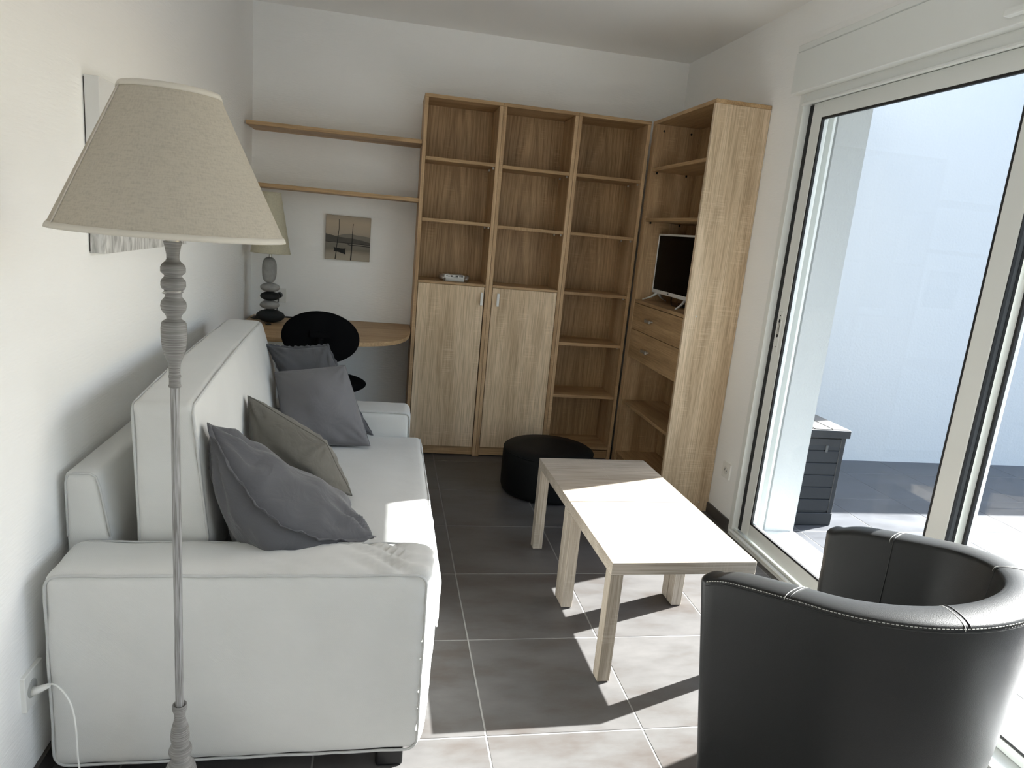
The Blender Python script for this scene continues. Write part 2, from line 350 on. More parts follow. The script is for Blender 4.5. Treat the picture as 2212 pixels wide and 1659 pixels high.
def rbox(bm, x0, x1, y0, y1, z0, z1, r, seg=0.04, disp=None):
    """rounded, finely divided box; disp(p, n) -> displaced p"""
    lo = Vector((x0, y0, z0)); hi = Vector((x1, y1, z1)); ax = [axis_pts(lo[i], hi[i], r, seg) for i in range(3)]
    cache = {}
    def V(p):
        k = (round(p[0], 5), round(p[1], 5), round(p[2], 5))
        if k in cache: return cache[k]
        p = Vector(p); q = Vector([min(max(p[i], lo[i] + r), hi[i] - r) for i in range(3)]); d = p - q
        nrm = d.normalized() if d.length > 1e-7 else Vector((0, 0, 1))
        w = q + nrm * r
        if disp: w = disp(w, nrm)
        cache[k] = bm.verts.new(w); return cache[k]
    for i in range(3):
        j, k = (i + 1) % 3, (i + 2) % 3
        for val, flip in ((lo[i], True), (hi[i], False)):
            for a in range(len(ax[j]) - 1):
                for b in range(len(ax[k]) - 1):
                    qs = []
                    for (aa, bb) in ((a, b), (a + 1, b), (a + 1, b + 1), (a, b + 1)):
                        p = [0, 0, 0]; p[i] = val; p[j] = ax[j][aa]; p[k] = ax[k][bb]; qs.append(V(p))
                    if len(set(qs)) < 3: continue
                    try: bm.faces.new(qs[::-1] if flip else qs)
                    except ValueError: pass
    return bm
def nz(p, s, o=0.0): return noise.noise(Vector((p[0] * s + o, p[1] * s + o * 1.7, p[2] * s - o)))

# ------------------------------------------------------------------ room shell
def struct(o): o['kind'] = 'structure'; return o
FY = -6.4                                     # wall behind the photographer
T = 0.4659; TX, TY = 1.1323, -0.383
def grid_lines(a, b, t0, step):
    k0 = math.ceil((a - t0) / step - 1e-6); L = [a]
    while t0 + k0 * step < b - 1e-6:
        if t0 + k0 * step > a + 1e-6: L.append(t0 + k0 * step)
        k0 += 1
    return L + [b]
def tiled(name, x0, x1, y0, y1, z, m, g, mesh_cache, drop=0.0):
    base = struct(fin(name, B(x0, x1, y0, y1, z - 0.06, z - 0.0015), M_grout))
    xs = grid_lines(x0, x1, TX, T); ys = grid_lines(y0, y1, TY, T)
    for i in range(len(xs) - 1):
        for j in range(len(ys) - 1):
            a0, a1, b0, b1 = xs[i] + g / 2, xs[i + 1] - g / 2, ys[j] + g / 2, ys[j + 1] - g / 2
            if a1 - a0 < 0.02 or b1 - b0 < 0.02: continue
            key = (name, round(a1 - a0, 4), round(b1 - b0, 4))
            if key not in mesh_cache:
                bm = bmesh.new(); w, d = a1 - a0, b1 - b0
                box(bm, -w / 2, w / 2, -d / 2, d / 2, -0.006, 0.0)
                bmesh.ops.bevel(bm, geom=[e for e in bm.edges if all(v.co.z > -0.001 for v in e.verts)], offset=0.0012, segments=1, affect='EDGES')
                bmesh.ops.recalc_face_normals(bm, faces=bm.faces)
                me = bpy.data.meshes.new('tile'); bm.to_mesh(me); bm.free(); me.materials.append(m); mesh_cache[key] = me
            o = link('tile', mesh_cache[key], None, base); o.location = ((a0 + a1) / 2, (b0 + b1) / 2, z + random.uniform(-0.0004, 0.0))
    return base
cache = {}
floor = tiled('floor', -0.02, RW, FY, 0.0, 0.0, M_tile, 0.0045, cache)
terrace = tiled('terrace_floor', 2.90, 8.0, -7.0, -0.10, -0.005, M_tile_out, 0.0045, cache)
struct(fin('ceiling', B(-0.1, RW + 0.1, FY - 0.1, 0.1, HC, HC + 0.1), M_ceil))
struct(fin('wall_back', B(-0.15, RW + 0.32, 0.0, 0.2, -0.06, HC), M_wall))
# the left wall runs a hair out of square
bm = bmesh.new(); prism(bm, [(0, 0), (0.0128 * 6.4, FY), (-0.2, FY), (-0.2, 0)], 'z', -0.06, HC); struct(fin('wall_left', bm, M_wall))
struct(fin('wall_near', B(-0.2, RW + 0.32, FY - 0.2, FY, -0.06, HC), M_wall))
# right wall with the opening of the sliding door
OY0, OY1, OZ = -3.86, -1.345, 2.10
bm = bmesh.new()
box(bm, RW, 2.74, OY1, 0.0, -0.06, HC); box(bm, RW, 2.74, OY0, OY1, OZ, HC)
box(bm, RW, 2.74, -4.45, OY0, -0.06, HC); box(bm, RW, 2.74, FY, -6.00, -0.06, HC); box(bm, RW, 2.74, -6.00, -4.45, OZ, HC)
struct(fin('wall_right', bm, M_wall))
bm = bmesh.new()
box(bm, 2.74, 2.90, -1.392, 0.0, -0.06, 3.2); box(bm, 2.74, 2.90, -4.45, -3.81, -0.06, 3.2); box(bm, 2.74, 2.90, FY, -6.00, -0.06, 3.2); box(bm, 2.74, 2.90, FY, -1.392, 2.16, 3.2)
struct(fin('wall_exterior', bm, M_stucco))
struct(fin('sun_cutoff_slab', B(2.90, 3.45, -6.4, -0.1, 2.47, 2.65), M_stucco))  # unseen slab added over the terrace, its outer edge cuts off the sun
bm = bmesh.new(); box(bm, 2.90, 5.85, -0.10, 0.10, -0.1, 3.3); box(bm, 5.85, 9.5, -0.10, 0.10, -0.1, 2.04)
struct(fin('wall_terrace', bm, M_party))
# dark tile skirting
struct(fin('baseboard_right', B(RW - 0.011, RW, -1.333, -1.096, 0.001, 0.058, bev=0.001), M_skirt))
bm = bmesh.new(); prism(bm, [(0.0128 * 6.3 + 0.001, -6.3), (0.0128 * 6.3 + 0.012, -6.3), (0.012, -0.3), (0.001, -0.3)], 'z', 0.001, 0.062)
struct(fin('baseboard_left', bm, M_skirt))
struct(fin('baseboard_back', B(0.02, 0.952, -0.011, -0.0005, 0.001, 0.062, bev=0.001), M_skirt))

# ------------------------------------------------------------------ sliding door
door = struct(link('door_1', None)); door.location = (2.62, -2.6, 0); DO = (2.62, -2.6, 0)
def part(name, bm, m, parent, off=DO, **k): return fin(name, bm, m, parent, off, **k)
bm = bmesh.new()                                                       # fixed outer frame
box(bm, RW - 0.004, 2.735, -1.372, -1.335, 0.0, 2.10, bev=0.002); box(bm, RW - 0.004, 2.735, -3.86, -3.823, 0.0, 2.10, bev=0.002)
box(bm, RW - 0.002, 2.735, -3.823, -1.372, 2.058, 2.10, bev=0.002)
box(bm, 2.642, 2.656, -1.40, -1.372, 0.02, 2.058); box(bm, 2.70, 2.712, -1.418, -1.372, 0.02, 2.058)
part('frame', bm, M_pvc, door)
part('head_lip', B(RW - 0.012, RW + 0.004, -3.84, -1.36, 2.048, 2.060, bev=0.003), M_pvc, door)
bm = bmesh.new(); box(bm, RW - 0.016, 2.735, -3.823, -1.36, -0.02, 0.018, bev=0.003); box(bm, 2.580, 2.588, -3.82, -1.372, 0.018, 0.030, bev=0.002)
part('threshold_rail', bm, M_pvc, door)
part('guide_rail', B(RW - 0.024, RW - 0.004, -3.80, -1.372, 0.016, 0.030, bev=0.006, seg=2), M_pvc, door)
part('gap_seal', B(2.604, 2.64, -1.4005, -1.3722, 0.03, 2.05), M_gasket, door)
def sash(x0, x1, ya, yb, z0, z1, st, sr, top, bot, name_lbl=None):
    """ya far end (larger y), yb near end; st far stile, sr near stile"""
    bm = bmesh.new()
    box(bm, x0, x1, ya - st, ya, z0, z1, bev=0.004, seg=2); box(bm, x0, x1, yb, yb + sr, z0, z1, bev=0.004, seg=2)
    box(bm, x0, x1, yb + sr, ya - st, z0, z0 + bot, bev=0.003, seg=2); box(bm, x0, x1, yb + sr, ya - st, z1 - top, z1, bev=0.003, seg=2)
    s = part('sash', bm, M_pvc, door)
    a, b, c, d = yb + sr, ya - st, z0 + bot, z1 - top; g = 0.009
    gb = bmesh.new()
    box(gb, x0 + 0.002, x0 + 0.013, a, a + g, c, d); box(gb, x0 + 0.002, x0 + 0.013, b - g, b, c, d)
    box(gb, x0 + 0.002, x0 + 0.013, a, b, c, c + g); box(gb, x0 + 0.002, x0 + 0.013, a, b, d - g, d)
    part('gasket', gb, M_gasket, s)
    part('glass', B(x0 + 0.0135, x0 + 0.0195, a + 0.002, b - 0.002, c + 0.002, d - 0.002), M_glass, s)
    return s
sA = sash(2.602, 2.640, -1.402, -2.580, 0.028, 2.056, 0.070, 0.080, 0.066, 0.069); sA['label'] = 'far sliding leaf with recessed handle'
sB = sash(2.652, 2.690, -2.545, -3.815, 0.020, 2.056, 0.050, 0.07, 0.066, 0.035); sB['label'] = 'near sliding leaf behind the armchair'
part('brush_seal', B(2.6035, 2.614, -2.5825, -2.5795, 0.04, 2.05), M_gasket, sA)
part('edge_channel', B(2.6145, 2.628, -2.5815, -2.5795, 0.04, 2.05), M_brush, sA)
part('edge_gasket', B(2.6285, 2.6385, -2.5825, -2.5795, 0.04, 2.05), M_gasket, sA)
# recessed pull
bm = bmesh.new()
box(bm, 2.5985, 2.6025, -1.447, -1.417, 0.952, 1.142, bev=0.001)
hp = part('handle_plate', bm, M_pvc, sA)
def capsule_yz(bm, x0, x1, yc, z0, z1, r, n=10):
    pts = [(yc + r * math.cos(PI * i / n), z1 - r + r * math.sin(PI * i / n)) for i in range(n + 1)] + [(yc - r * math.cos(PI * i / n), z0 + r - r * math.sin(PI * i / n)) for i in range(n + 1)]
    return prism(bm, pts, 'x', x0, x1)
bm = bmesh.new(); capsule_yz(bm, 2.5975, 2.5990, -1.432, 1.020, 1.106, 0.0065)
part('handle_slot', bm, M_darkhole, sA)
part('handle_lever', B(2.5968, 2.5985, -1.4365, -1.4275, 1.034, 1.090, bev=0.0006), M_nickel, sA)
for z in (0.975, 1.122): part('handle_screw', disc((2.598, -1.432, z), 0.003, 0.002, 'Y'), M_darkhole, sA)
struct(fin('door_sill', B(2.735, 2.905, -3.81, -1.392, -0.05, 0.028, bev=0.006, seg=2), M_party))
# unseen glazed door added behind the photographer to let in fill light
fill_win = struct(link('added_fill_window', None)); fill_win.location = (2.62, -5.3, 0); WO = (2.62, -5.3, 0)
bm = bmesh.new(); box(bm, 2.60, 2.66, -6.00, -5.93, 0.0, 2.10, bev=0.003); box(bm, 2.60, 2.66, -4.52, -4.45, 0.0, 2.10, bev=0.003); box(bm, 2.60, 2.66, -5.93, -4.52, 2.03, 2.10); box(bm, 2.60, 2.66, -5.93, -4.52, 0.0, 0.08)
fin('frame', bm, M_pvc, fill_win, WO)
fin('glass', B(2.628, 2.634, -5.93, -4.52, 0.08, 2.03), M_glass, fill_win, WO)
# roller shutter housing above the door
sb = struct(fin('shutter_box', bm := B(2.528, RW, -3.95, -1.318, 2.098, 2.268, bev=0.003, seg=2), M_pvc))
fin('lid_strip', B(2.530, RW, -3.95, -1.320, 2.270, 2.300, bev=0.003), M_pvc, sb)
bm = bmesh.new(); prism(bm, [(RW - 0.012, 2.30), (RW, 2.345), (RW, 2.30)], 'y', -3.95, -1.40); fin('cover_moulding', bm, M_wall, sb)
v = fin('air_vent', B(2.500, 2.528, -2.84, -2.452, 2.118, 2.142, bev=0.006, seg=2), M_pvc, sb)
fin('vent_slot', B(2.506, 2.527, -2.4525, -2.4510, 2.124, 2.137), M_darkhole, v)

# ------------------------------------------------------------------ wall sockets
def socket_right(yc, zc):
    r = thing('wall_socket', (RW, yc, zc), 'white wall socket on the right wall between bookcase and glass door', 'socket')
    off = (RW, yc, zc)
    fin('cover_plate', B(RW - 0.009, RW, yc - 0.040, yc + 0.040, zc - 0.040, zc + 0.040, bev=0.002), M_whiteplastic, r, off)
    bm = bmesh.new(); bmesh.ops.create_cone(bm, cap_ends=True, segments=28, radius1=0.0205, radius2=0.0205, depth=0.003, matrix=Matrix.Translation((RW - 0.0095, yc, zc)) @ Matrix.Rotation(PI / 2, 4, 'Y'))
    fin('socket_well', bm, simple('socket_white', (0.66, 0.66, 0.63), 0.4), r, off)
    bm = bmesh.new(); bmesh.ops.create_cone(bm, cap_ends=True, segments=12, radius1=0.0035, radius2=0.0035, depth=0.012, matrix=Matrix.Translation((RW - 0.014, yc, zc + 0.010)) @ Matrix.Rotation(PI / 2, 4, 'Y'))
    fin('earth_pin', bm, M_nickel, r, off)
    for dy in (-0.0095, 0.0095): fin('pin_hole', disc((RW - 0.0115, yc + dy, zc), 0.003, 0.001, 'Y'), M_darkhole, r, off)
socket_right(-1.232, 0.288)
def lwx(y): return -0.0128 * y
yc, zc = -2.812, 0.277; xw = lwx(yc)
r = thing('wall_socket', (xw, yc, zc), 'white wall socket low on the left wall with the lamp plug in it', 'socket'); off = (xw, yc, zc)
fin('cover_plate', B(xw - 0.002, xw + 0.010, yc - 0.042, yc + 0.042, zc - 0.044, zc + 0.044, bev=0.002), M_whiteplastic, r, off)
bm = bmesh.new(); bmesh.ops.create_cone(bm, cap_ends=True, segments=28, radius1=0.021, radius2=0.021, depth=0.002, matrix=Matrix.Translation((xw + 0.0105, yc - 0.012, zc)) @ Matrix.Rotation(PI / 2, 4, 'Y'))
fin('socket_well', bm, simple('socket_grey', (0.42, 0.42, 0.40), 0.5), r, off)
off = (0.165, 0, 0.89)
r = thing('wall_socket', off, 'white wall socket on the back wall behind the pebble lamp', 'socket')
fin('cover_plate', B(0.123, 0.205, -0.009, 0.0, 0.848, 0.932, bev=0.002), M_whiteplastic, r, off)
bm = bmesh.new(); bmesh.ops.create_cone(bm, cap_ends=True, segments=28, radius1=0.0205, radius2=0.0205, depth=0.003, matrix=Matrix.Translation((0.168, -0.0095, 0.892)) @ Matrix.Rotation(PI / 2, 4, 'X'))
fin('socket_well', bm, M_whiteplastic, r, off)
bm = bmesh.new(); bmesh.ops.create_cone(bm, cap_ends=True, segments=20, radius1=0.018, radius2=0.015, depth=0.034, matrix=Matrix.Translation((0.168, -0.029, 0.892)) @ Matrix.Rotation(PI / 2, 4, 'X'))
tag(fin('mains_plug', bm, M_black), 'round black plug in the socket behind the pebble lamp', 'plug')

# ------------------------------------------------------------------ bookcases
X0, W, DC, HB, PT = 0.9538, 0.4408, 0.2796, 2.0902, 0.0205
BW = 0.0012
def bookcase(i, shelves, door_top, label, hinge):
    x0 = X0 + i * W + 0.0006; x1 = X0 + (i + 1) * W - 0.0006
    off = ((x0 + x1) / 2, -DC / 2, 0)
    r = thing('bookcase', off, label, 'bookcase')
    P = lambda n, bm, m, par=r: fin(n, bm, m, par, off)
    P('side_panel', B(x0, x0 + PT, -DC, -0.002, 0.0, HB - 0.0195, bev=BW), oak_z)
    P('side_panel', B(x1 - PT, x1, -DC, -0.002, 0.0, HB - 0.0195, bev=BW), oak_z)
    P('top_panel', B(x0, x1, -DC, -0.002, HB - 0.019, HB, bev=BW), oak_x)
    P('back_panel', B(x0 + PT, x1 - PT, -0.014, -0.004, 0.06, HB - 0.0195), oak_back)
    for z, th, rec in shelves:
        s = P('shelf', B(x0 + PT + 0.0006, x1 - PT - 0.0006, -DC + rec, -0.0145, z - th, z, bev=BW), oak_x)
        if rec > 0.004:
            for yy in (-DC + 0.05, -0.06): fin('shelf_pin', B(x1 - PT - 0.0085, x1 - PT, yy - 0.004, yy + 0.004, z - th - 0.011, z - th), M_nickel, s, off)
    P('plinth', B(x0 + PT, x1 - PT, -DC + 0.012, -DC + 0.028, 0.006, 0.060, bev=BW), oak_x)
    if door_top:
        d0, d1 = x0 + PT + 0.003, x1 - PT - 0.003
        if hinge == 'l': d1 -= 0.003
        d = P('door', B(d0, d1, -DC - 0.002, -DC + 0.014, 0.061, door_top, bev=BW), oak_door)
        hx = 1.3535 if hinge == 'l' else 1.4515
        bm = bmesh.new(); box(bm, hx - 0.0075, hx + 0.0075, -DC - 0.026, -DC - 0.018, 0.947, 1.024, bev=0.0025, seg=2)
        box(bm, hx - 0.005, hx + 0.005, -DC - 0.0185, -DC - 0.002, 1.004, 1.012); box(bm, hx - 0.005, hx + 0.005, -DC - 0.0185, -DC - 0.002, 0.958, 0.966)
        h = fin('handle', bm, M_silver, d, off); h['label'] = 'pale metal bar handle'
    return r
bookcase(0, [(1.760, 0.019, 0.006), (1.423, 0.019, 0.006), (1.069, 0.0145, 0.001)], 1.053, 'oak bookcase with cupboard door, leftmost, with white boxes on its counter', 'l')
bookcase(1, [(1.756, 0.019, 0.006), (1.418, 0.019, 0.006), (1.069, 0.0145, 0.001)], 1.053, 'oak bookcase with cupboard door and empty shelves, in the middle', 'r')
bookcase(2, [(1.756, 0.019, 0.006), (1.420, 0.019, 0.006), (1.066, 0.019, 0.006), (0.755, 0.019, 0.006), (0.423, 0.019, 0.006), (0.086, 0.019, 0.004)], None, 'oak bookcase of open shelves from top to floor, in the room corner', None)
# tall unit along the right wall
XF, YA, YB = 2.2844, -0.282, -1.093
off = ((XF + RW) / 2, (YA + YB) / 2, 0)
r4 = thing('bookcase', off, 'oak corner bookcase on the right wall with two drawers and a television', 'bookcase')
P = lambda n, bm, m, par=r4: fin(n, bm, m, par, off)
P('filler_panel', B(XF + 0.001, XF + 0.019, -0.3195, YA - 0.001, 0.0, HB - 0.0195, bev=BW), oak_z)
fp = P('side_panel', B(XF, RW - 0.002, -0.344, -0.3205, 0.0, HB - 0.0195, bev=BW), oak_z)
for hx in (2.333, 2.502): fin('fixing_hole', disc((hx, -0.3445, 2.035), 0.0062, 0.0015, 'X'), M_darkhole, fp, off)
ep = P('side_panel', B(XF, RW - 0.002, YB, YB + 0.021, 0.0, HB - 0.0195, bev=BW), oak_end)
ep['label'] = 'wide oak end panel facing the room'
for hx, hz in ((2.344, 1.055), (2.516, 0.055)): fin('screw_cap', disc((hx, YB - 0.0004, hz), 0.004, 0.0016, 'X'), M_nickel, ep, off)
P('top_panel', B(XF, RW - 0.002, YB - 0.001, YA, HB - 0.019, HB, bev=BW), oak_y)
P('back_panel', B(RW - 0.016, RW - 0.004, YB + 0.021, -0.344, 0.06, HB - 0.0195), oak_back)
for z, th in ((1.824, 0.019), (1.539, 0.019), (0.427, 0.019), (0.087, 0.019)):
    s = P('shelf', B(XF + 0.004, RW - 0.0165, YB + 0.0216, -0.3446, z - th, z, bev=BW), oak_y)
    for xx in (XF + 0.035, RW - 0.07): fin('shelf_pin', B(xx - 0.004, xx + 0.004, -0.3535, -0.3446, z - th - 0.012, z - th), M_darkhole, s, off)
P('drawer_deck', B(XF + 0.002, RW - 0.0165, YB + 0.0216, -0.3446, 1.040, 1.058, bev=BW), oak_y)
for a, b_, hz in ((0.881, 1.037, 0.960), (0.706, 0.878, 0.784)):
    d = P('drawer', B(XF + 0.001, RW - 0.03, YB + 0.024, -0.346, a, b_, bev=BW), oak_y)
    bm = bmesh.new(); box(bm, XF - 0.028, XF - 0.016, -0.690, -0.612, hz - 0.008, hz + 0.008, bev=0.0025, seg=2)
    for yy in (-0.672, -0.630): box(bm, XF - 0.017, XF + 0.001, yy - 0.004, yy + 0.004, hz - 0.004, hz + 0.004)
    fin('handle', bm, M_nickel, d, off)['label'] = 'small metal bar handle'
P('plinth', B(XF + 0.014, XF + 0.030, YB + 0.0216, -0.3446, 0.006, 0.066, bev=BW), oak_y)

# floating shelves and desk top
def shelf_obj(z, label):
    o = fin('wall_shelf', B(0.014, X0 - 0.001, -0.262, -0.001, z - 0.022, z, bev=BW), oak_x); tag(o, label, 'shelf')
shelf_obj(1.845, 'long oak wall shelf, the upper one above the desk')
shelf_obj(1.527, 'long oak wall shelf, the lower one above the boat picture')
def cr(P0): return [(p.x, p.y) for p in catmull([(a, b, 0) for a, b in P0], 8)]
edge = cr([(0.42, -0.775), (0.56, -0.782), (0.68, -0.770), (0.80, -0.712), (0.880, -0.615), (0.930, -0.46), (0.951, -0.235)])
bm = bmesh.new(); prism(bm, [(0.016, -0.002), (0.016, -0.775)] + edge + [(0.951, -0.002)], 'z', 0.741, 0.763, bev=0.001)
dk = thing('desk', (0.48, -0.38, 0), 'oak desk top with rounded corner fixed in the back left corner', 'desk')
fin('desk_top', bm, oak_x, dk, (0.48, -0.38, 0))
fin('support_panel', B(0.018, 0.038, -0.70, -0.02, 0.0, 0.7405, bev=BW), oak_y, dk, (0.48, -0.38, 0))

# ------------------------------------------------------------------ pictures
def picture_boat():
    x0, x1, z0, z1 = 0.425, 0.687, 1.130, 1.391; y = -0.020; off = ((x0 + x1) / 2, 0, (z0 + z1) / 2)
    m, nt, b = mat('boat_print'); b.inputs['Roughness'].default_value = 0.7; b.inputs['Specular IOR Level'].default_value = 0.2
    tc = N(nt, 'ShaderNodeTexCoord'); sx = N(nt, 'ShaderNodeSeparateXYZ'); nt.links.new(tc.outputs['Generated'], sx.inputs[0])
    mp = N(nt, 'ShaderNodeMapping'); mp.inputs['Scale'].default_value = (3, 1, 22); no = N(nt, 'ShaderNodeTexNoise'); no.inputs['Scale'].default_value = 1; no.inputs['Detail'].default_value = 4
    nt.links.new(tc.outputs['Generated'], mp.inputs[0]); nt.links.new(mp.outputs[0], no.inputs['Vector'])
    ml = N(nt, 'ShaderNodeMath', operation='MULTIPLY_ADD'); ml.inputs[1].default_value = 0.10; nt.links.new(no.outputs[0], ml.inputs[0]); 
    sb_ = N(nt, 'ShaderNodeMath', operation='SUBTRACT'); sb_.inputs[1].default_value = 0.05; nt.links.new(sx.outputs[2], sb_.inputs[0]); nt.links.new(sb_.outputs[0], ml.inputs[2])
    rp = N(nt, 'ShaderNodeValToRGB'); e = rp.color_ramp.elements
    st = [(0.0, (0.375, 0.331, 0.269)), (0.14, (0.338, 0.3, 0.244)), (0.24, (0.188, 0.169, 0.138)), (0.36, (0.213, 0.194, 0.163)), (0.44, (0.288, 0.263, 0.219)), (0.62, (0.413, 0.35, 0.275)), (0.85, (0.475, 0.394, 0.3)), (1.0, (0.388, 0.331, 0.263))]
    e[0].position = st[0][0]; e[0].color = (*st[0][1], 1); e[1].position = 1.0; e[1].color = (*st[-1][1], 1)
    for p_, c_ in st[1:-1]: k = e.new(p_); k.color = (*c_, 1)
    nt.links.new(ml.outputs[0], rp.inputs[0]); nt.links.new(rp.outputs[0], b.inputs['Base Color'])
    r = fin('canvas_print', B(x0, x1, y, -0.0005, z0, z1, bev=0.002), m, None, off)
    tag(r, 'small square sepia canvas of a boat between two poles, on the back wall', 'picture')
    w, h = x1 - x0, z1 - z0
    def pp(u, v): return (x0 + u * w, z0 + v * h)
    def flat(name, pts, mt, d=0.0008):
        bm = bmesh.new(); prism(bm, [pp(*p) for p in pts], 'y', y - d, y + 0.0005); return fin(name, bm, mt, r, off)
    hill = simple('hill_ink', (0.095, 0.088, 0.075), 0.8, vary=0.2, vscale=20)
    hillp = simple('hill_ink_pale', (0.185, 0.168, 0.140), 0.8)
    flat('printed_far_hill', [(0, .50), (.2, .525), (.42, .595), (.55, .61), (.68, .585), (.85, .575), (1, .555), (1, .44), (0, .44)], hillp, 0.0004)
    flat('printed_hill', [(0, .575), (.12, .555), (.26, .525), (.45, .51), (.62, .505), (.82, .475), (1, .435), (1, .395), (0, .395)], hill, 0.0006)
    flat('printed_shore', [(0, .402), (1, .392), (1, .378), (0, .392)], M_paint, 0.0007)
    flat('printed_bank', [(.50, .365), (1, .352), (1, .336), (.50, .352)], M_paint, 0.0007)
    flat('printed_pole', [(.285, .91), (.297, .91), (.300, .70), (.285, .52), (.262, .30), (.238, .005), (.218, .005), (.246, .30), (.268, .52), (.288, .70)], M_paint, 0.0010)
    flat('printed_pole', [(.605, .83), (.616, .84), (.608, .78), (.603, .45), (.600, .25), (.592, .01), (.563, .01), (.578, .25), (.585, .45), (.596, .78)], M_paint, 0.0010)
    flat('printed_boat', [(.185, .285), (.24, .272), (.34, .262), (.42, .262), (.455, .278), (.447, .222), (.455, .128), (.40, .150), (.30, .178), (.20, .190), (.185, .20), (.205, .225), (.195, .25)], M_paint, 0.0009)
picture_boat()
def picture_left():
    ya, yb, z0, z1 = -1.58, -2.375, 1.236, 1.672; th = 0.035
    m, nt, b = mat('pale_marbled_print'); b.inputs['Roughness'].default_value = 0.75
    tc = N(nt, 'ShaderNodeTexCoord'); sx = N(nt, 'ShaderNodeSeparateXYZ'); nt.links.new(tc.outputs['Generated'], sx.inputs[0])
    mp = N(nt, 'ShaderNodeMapping'); mp.inputs['Rotation'].default_value = (0.75, 0, 0); mp.inputs['Scale'].default_value = (2, 26, 4)
    no = N(nt, 'ShaderNodeTexNoise'); no.inputs['Scale'].default_value = 1; no.inputs['Detail'].default_value = 5; no.inputs['Distortion'].default_value = 1.5
    nt.links.new(tc.outputs['Generated'], mp.inputs[0]); nt.links.new(mp.outputs[0], no.inputs['Vector'])
    rp = N(nt, 'ShaderNodeValToRGB'); rp.color_ramp.elements[0].position = 0.36; rp.color_ramp.elements[0].color = (0.33, 0.325, 0.31, 1); rp.color_ramp.elements[1].position = 0.62; rp.color_ramp.elements[1].color = (0.66, 0.655, 0.635, 1)
    nt.links.new(no.outputs[0], rp.inputs[0])
    mr = N(nt, 'ShaderNodeMapRange'); mr.inputs[1].default_value = 0.16; mr.inputs[2].default_value = 0.30; nt.links.new(sx.outputs[2], mr.inputs[0])
    mx = N(nt, 'ShaderNodeMixRGB'); mx.inputs[2].default_value = (0.70, 0.70, 0.69, 1); nt.links.new(mr.outputs[0], mx.inputs[0]); nt.links.new(rp.outputs[0], mx.inputs[1]); nt.links.new(mx.outputs[0], b.inputs['Base Color'])
    bm = bmesh.new(); prism(bm, [(lwx(yb) + 0.003, yb), (lwx(yb) + 0.003 + th, yb), (lwx(ya) + 0.003 + th, ya), (lwx(ya) + 0.003, ya)], 'z', z0, z1, bev=0.0015)
    o = fin('canvas_picture', bm, m, None, (lwx(-2) + 0.003, -2, 1.45)); tag(o, 'large pale canvas with grey marbled streaks on the left wall behind the floor lamp', 'picture')
    bm = bmesh.new(); prism(bm, [(lwx(yb) + 0.0005, yb + 0.004), (lwx(yb) + 0.003, yb + 0.004), (lwx(ya) + 0.003, ya - 0.004), (lwx(ya) + 0.0005, ya - 0.004)], 'z', z0 + 0.004, z1 - 0.004)
    fin('stretcher_back', bm, M_black, o, (lwx(-2) + 0.003, -2, 1.45))
picture_left()

# ------------------------------------------------------------------ television
off = (2.405, -0.635, 1.058)
tv = thing('television', off, 'small flat television with silver frame on the drawer deck', 'television')
ty0, ty1, tz0, tz1, tx = -0.912, -0.358, 1.110, 1.457, 2.380
bm = bmesh.new(); box(bm, tx, tx + 0.012, ty0, ty1, tz0, tz0 + 0.021, bev=0.002); box(bm, tx, tx + 0.012, ty0, ty1, tz1 - 0.011, tz1, bev=0.002)
box(bm, tx, tx + 0.012, ty0, ty0 + 0.010, tz0, tz1, bev=0.002); box(bm, tx, tx + 0.012, ty1 - 0.010, ty1, tz0, tz1, bev=0.002)
bz = fin('bezel', bm, M_silver, tv, off)
fin('screen', B(tx + 0.0035, tx + 0.010, ty0 + 0.009, ty1 - 0.009, tz0 + 0.020, tz1 - 0.010), M_screen, tv, off)
fin('rear_housing', B(tx + 0.011, tx + 0.045, ty0 + 0.02, ty1 - 0.02, tz0 + 0.02, tz1 - 0.03, bev=0.01, seg=2), M_black, tv, off)
for s, yc in ((1, -0.435), (-1, -0.835)):
    bm = bmesh.new()
    for d in (-1, 1):
        tube(bm, [(tx + 0.012, yc, tz0 + 0.004), (tx + 0.010 + d * 0.030, yc + s * 0.02, 1.085), (tx + 0.012 + d * 0.075, yc + s * 0.050, 1.0625)], 0.006, 8, rfun=lambda t: 0.0085 - 0.0045 * t)
    fin('foot', bm, M_silver, tv, off, smooth=True)
bm = bmesh.new(); yy = -0.600
for a, b_ in ((0.0, 0.006), (0.0075, 0.012), (0.0135, 0.0185)): box(bm, tx - 0.0006, tx + 0.001, yy - b_, yy - a, tz0 + 0.007, tz0 + 0.0155)
fin('maker_mark', bm, M_black, bz, off)
bm = bmesh.new(); tube(bm, catmull([(2.43, -0.55, 1.11), (2.42, -0.58, 1.066), (2.40, -0.66, 1.063), (2.43, -0.72, 1.063), (2.47, -0.66, 1.063), (2.50, -0.50, 1.063)]), 0.003, 6)
tag(fin('television_cable', bm, M_black, smooth=True), 'thin black cable coiled on the drawer deck behind the television', 'cable')

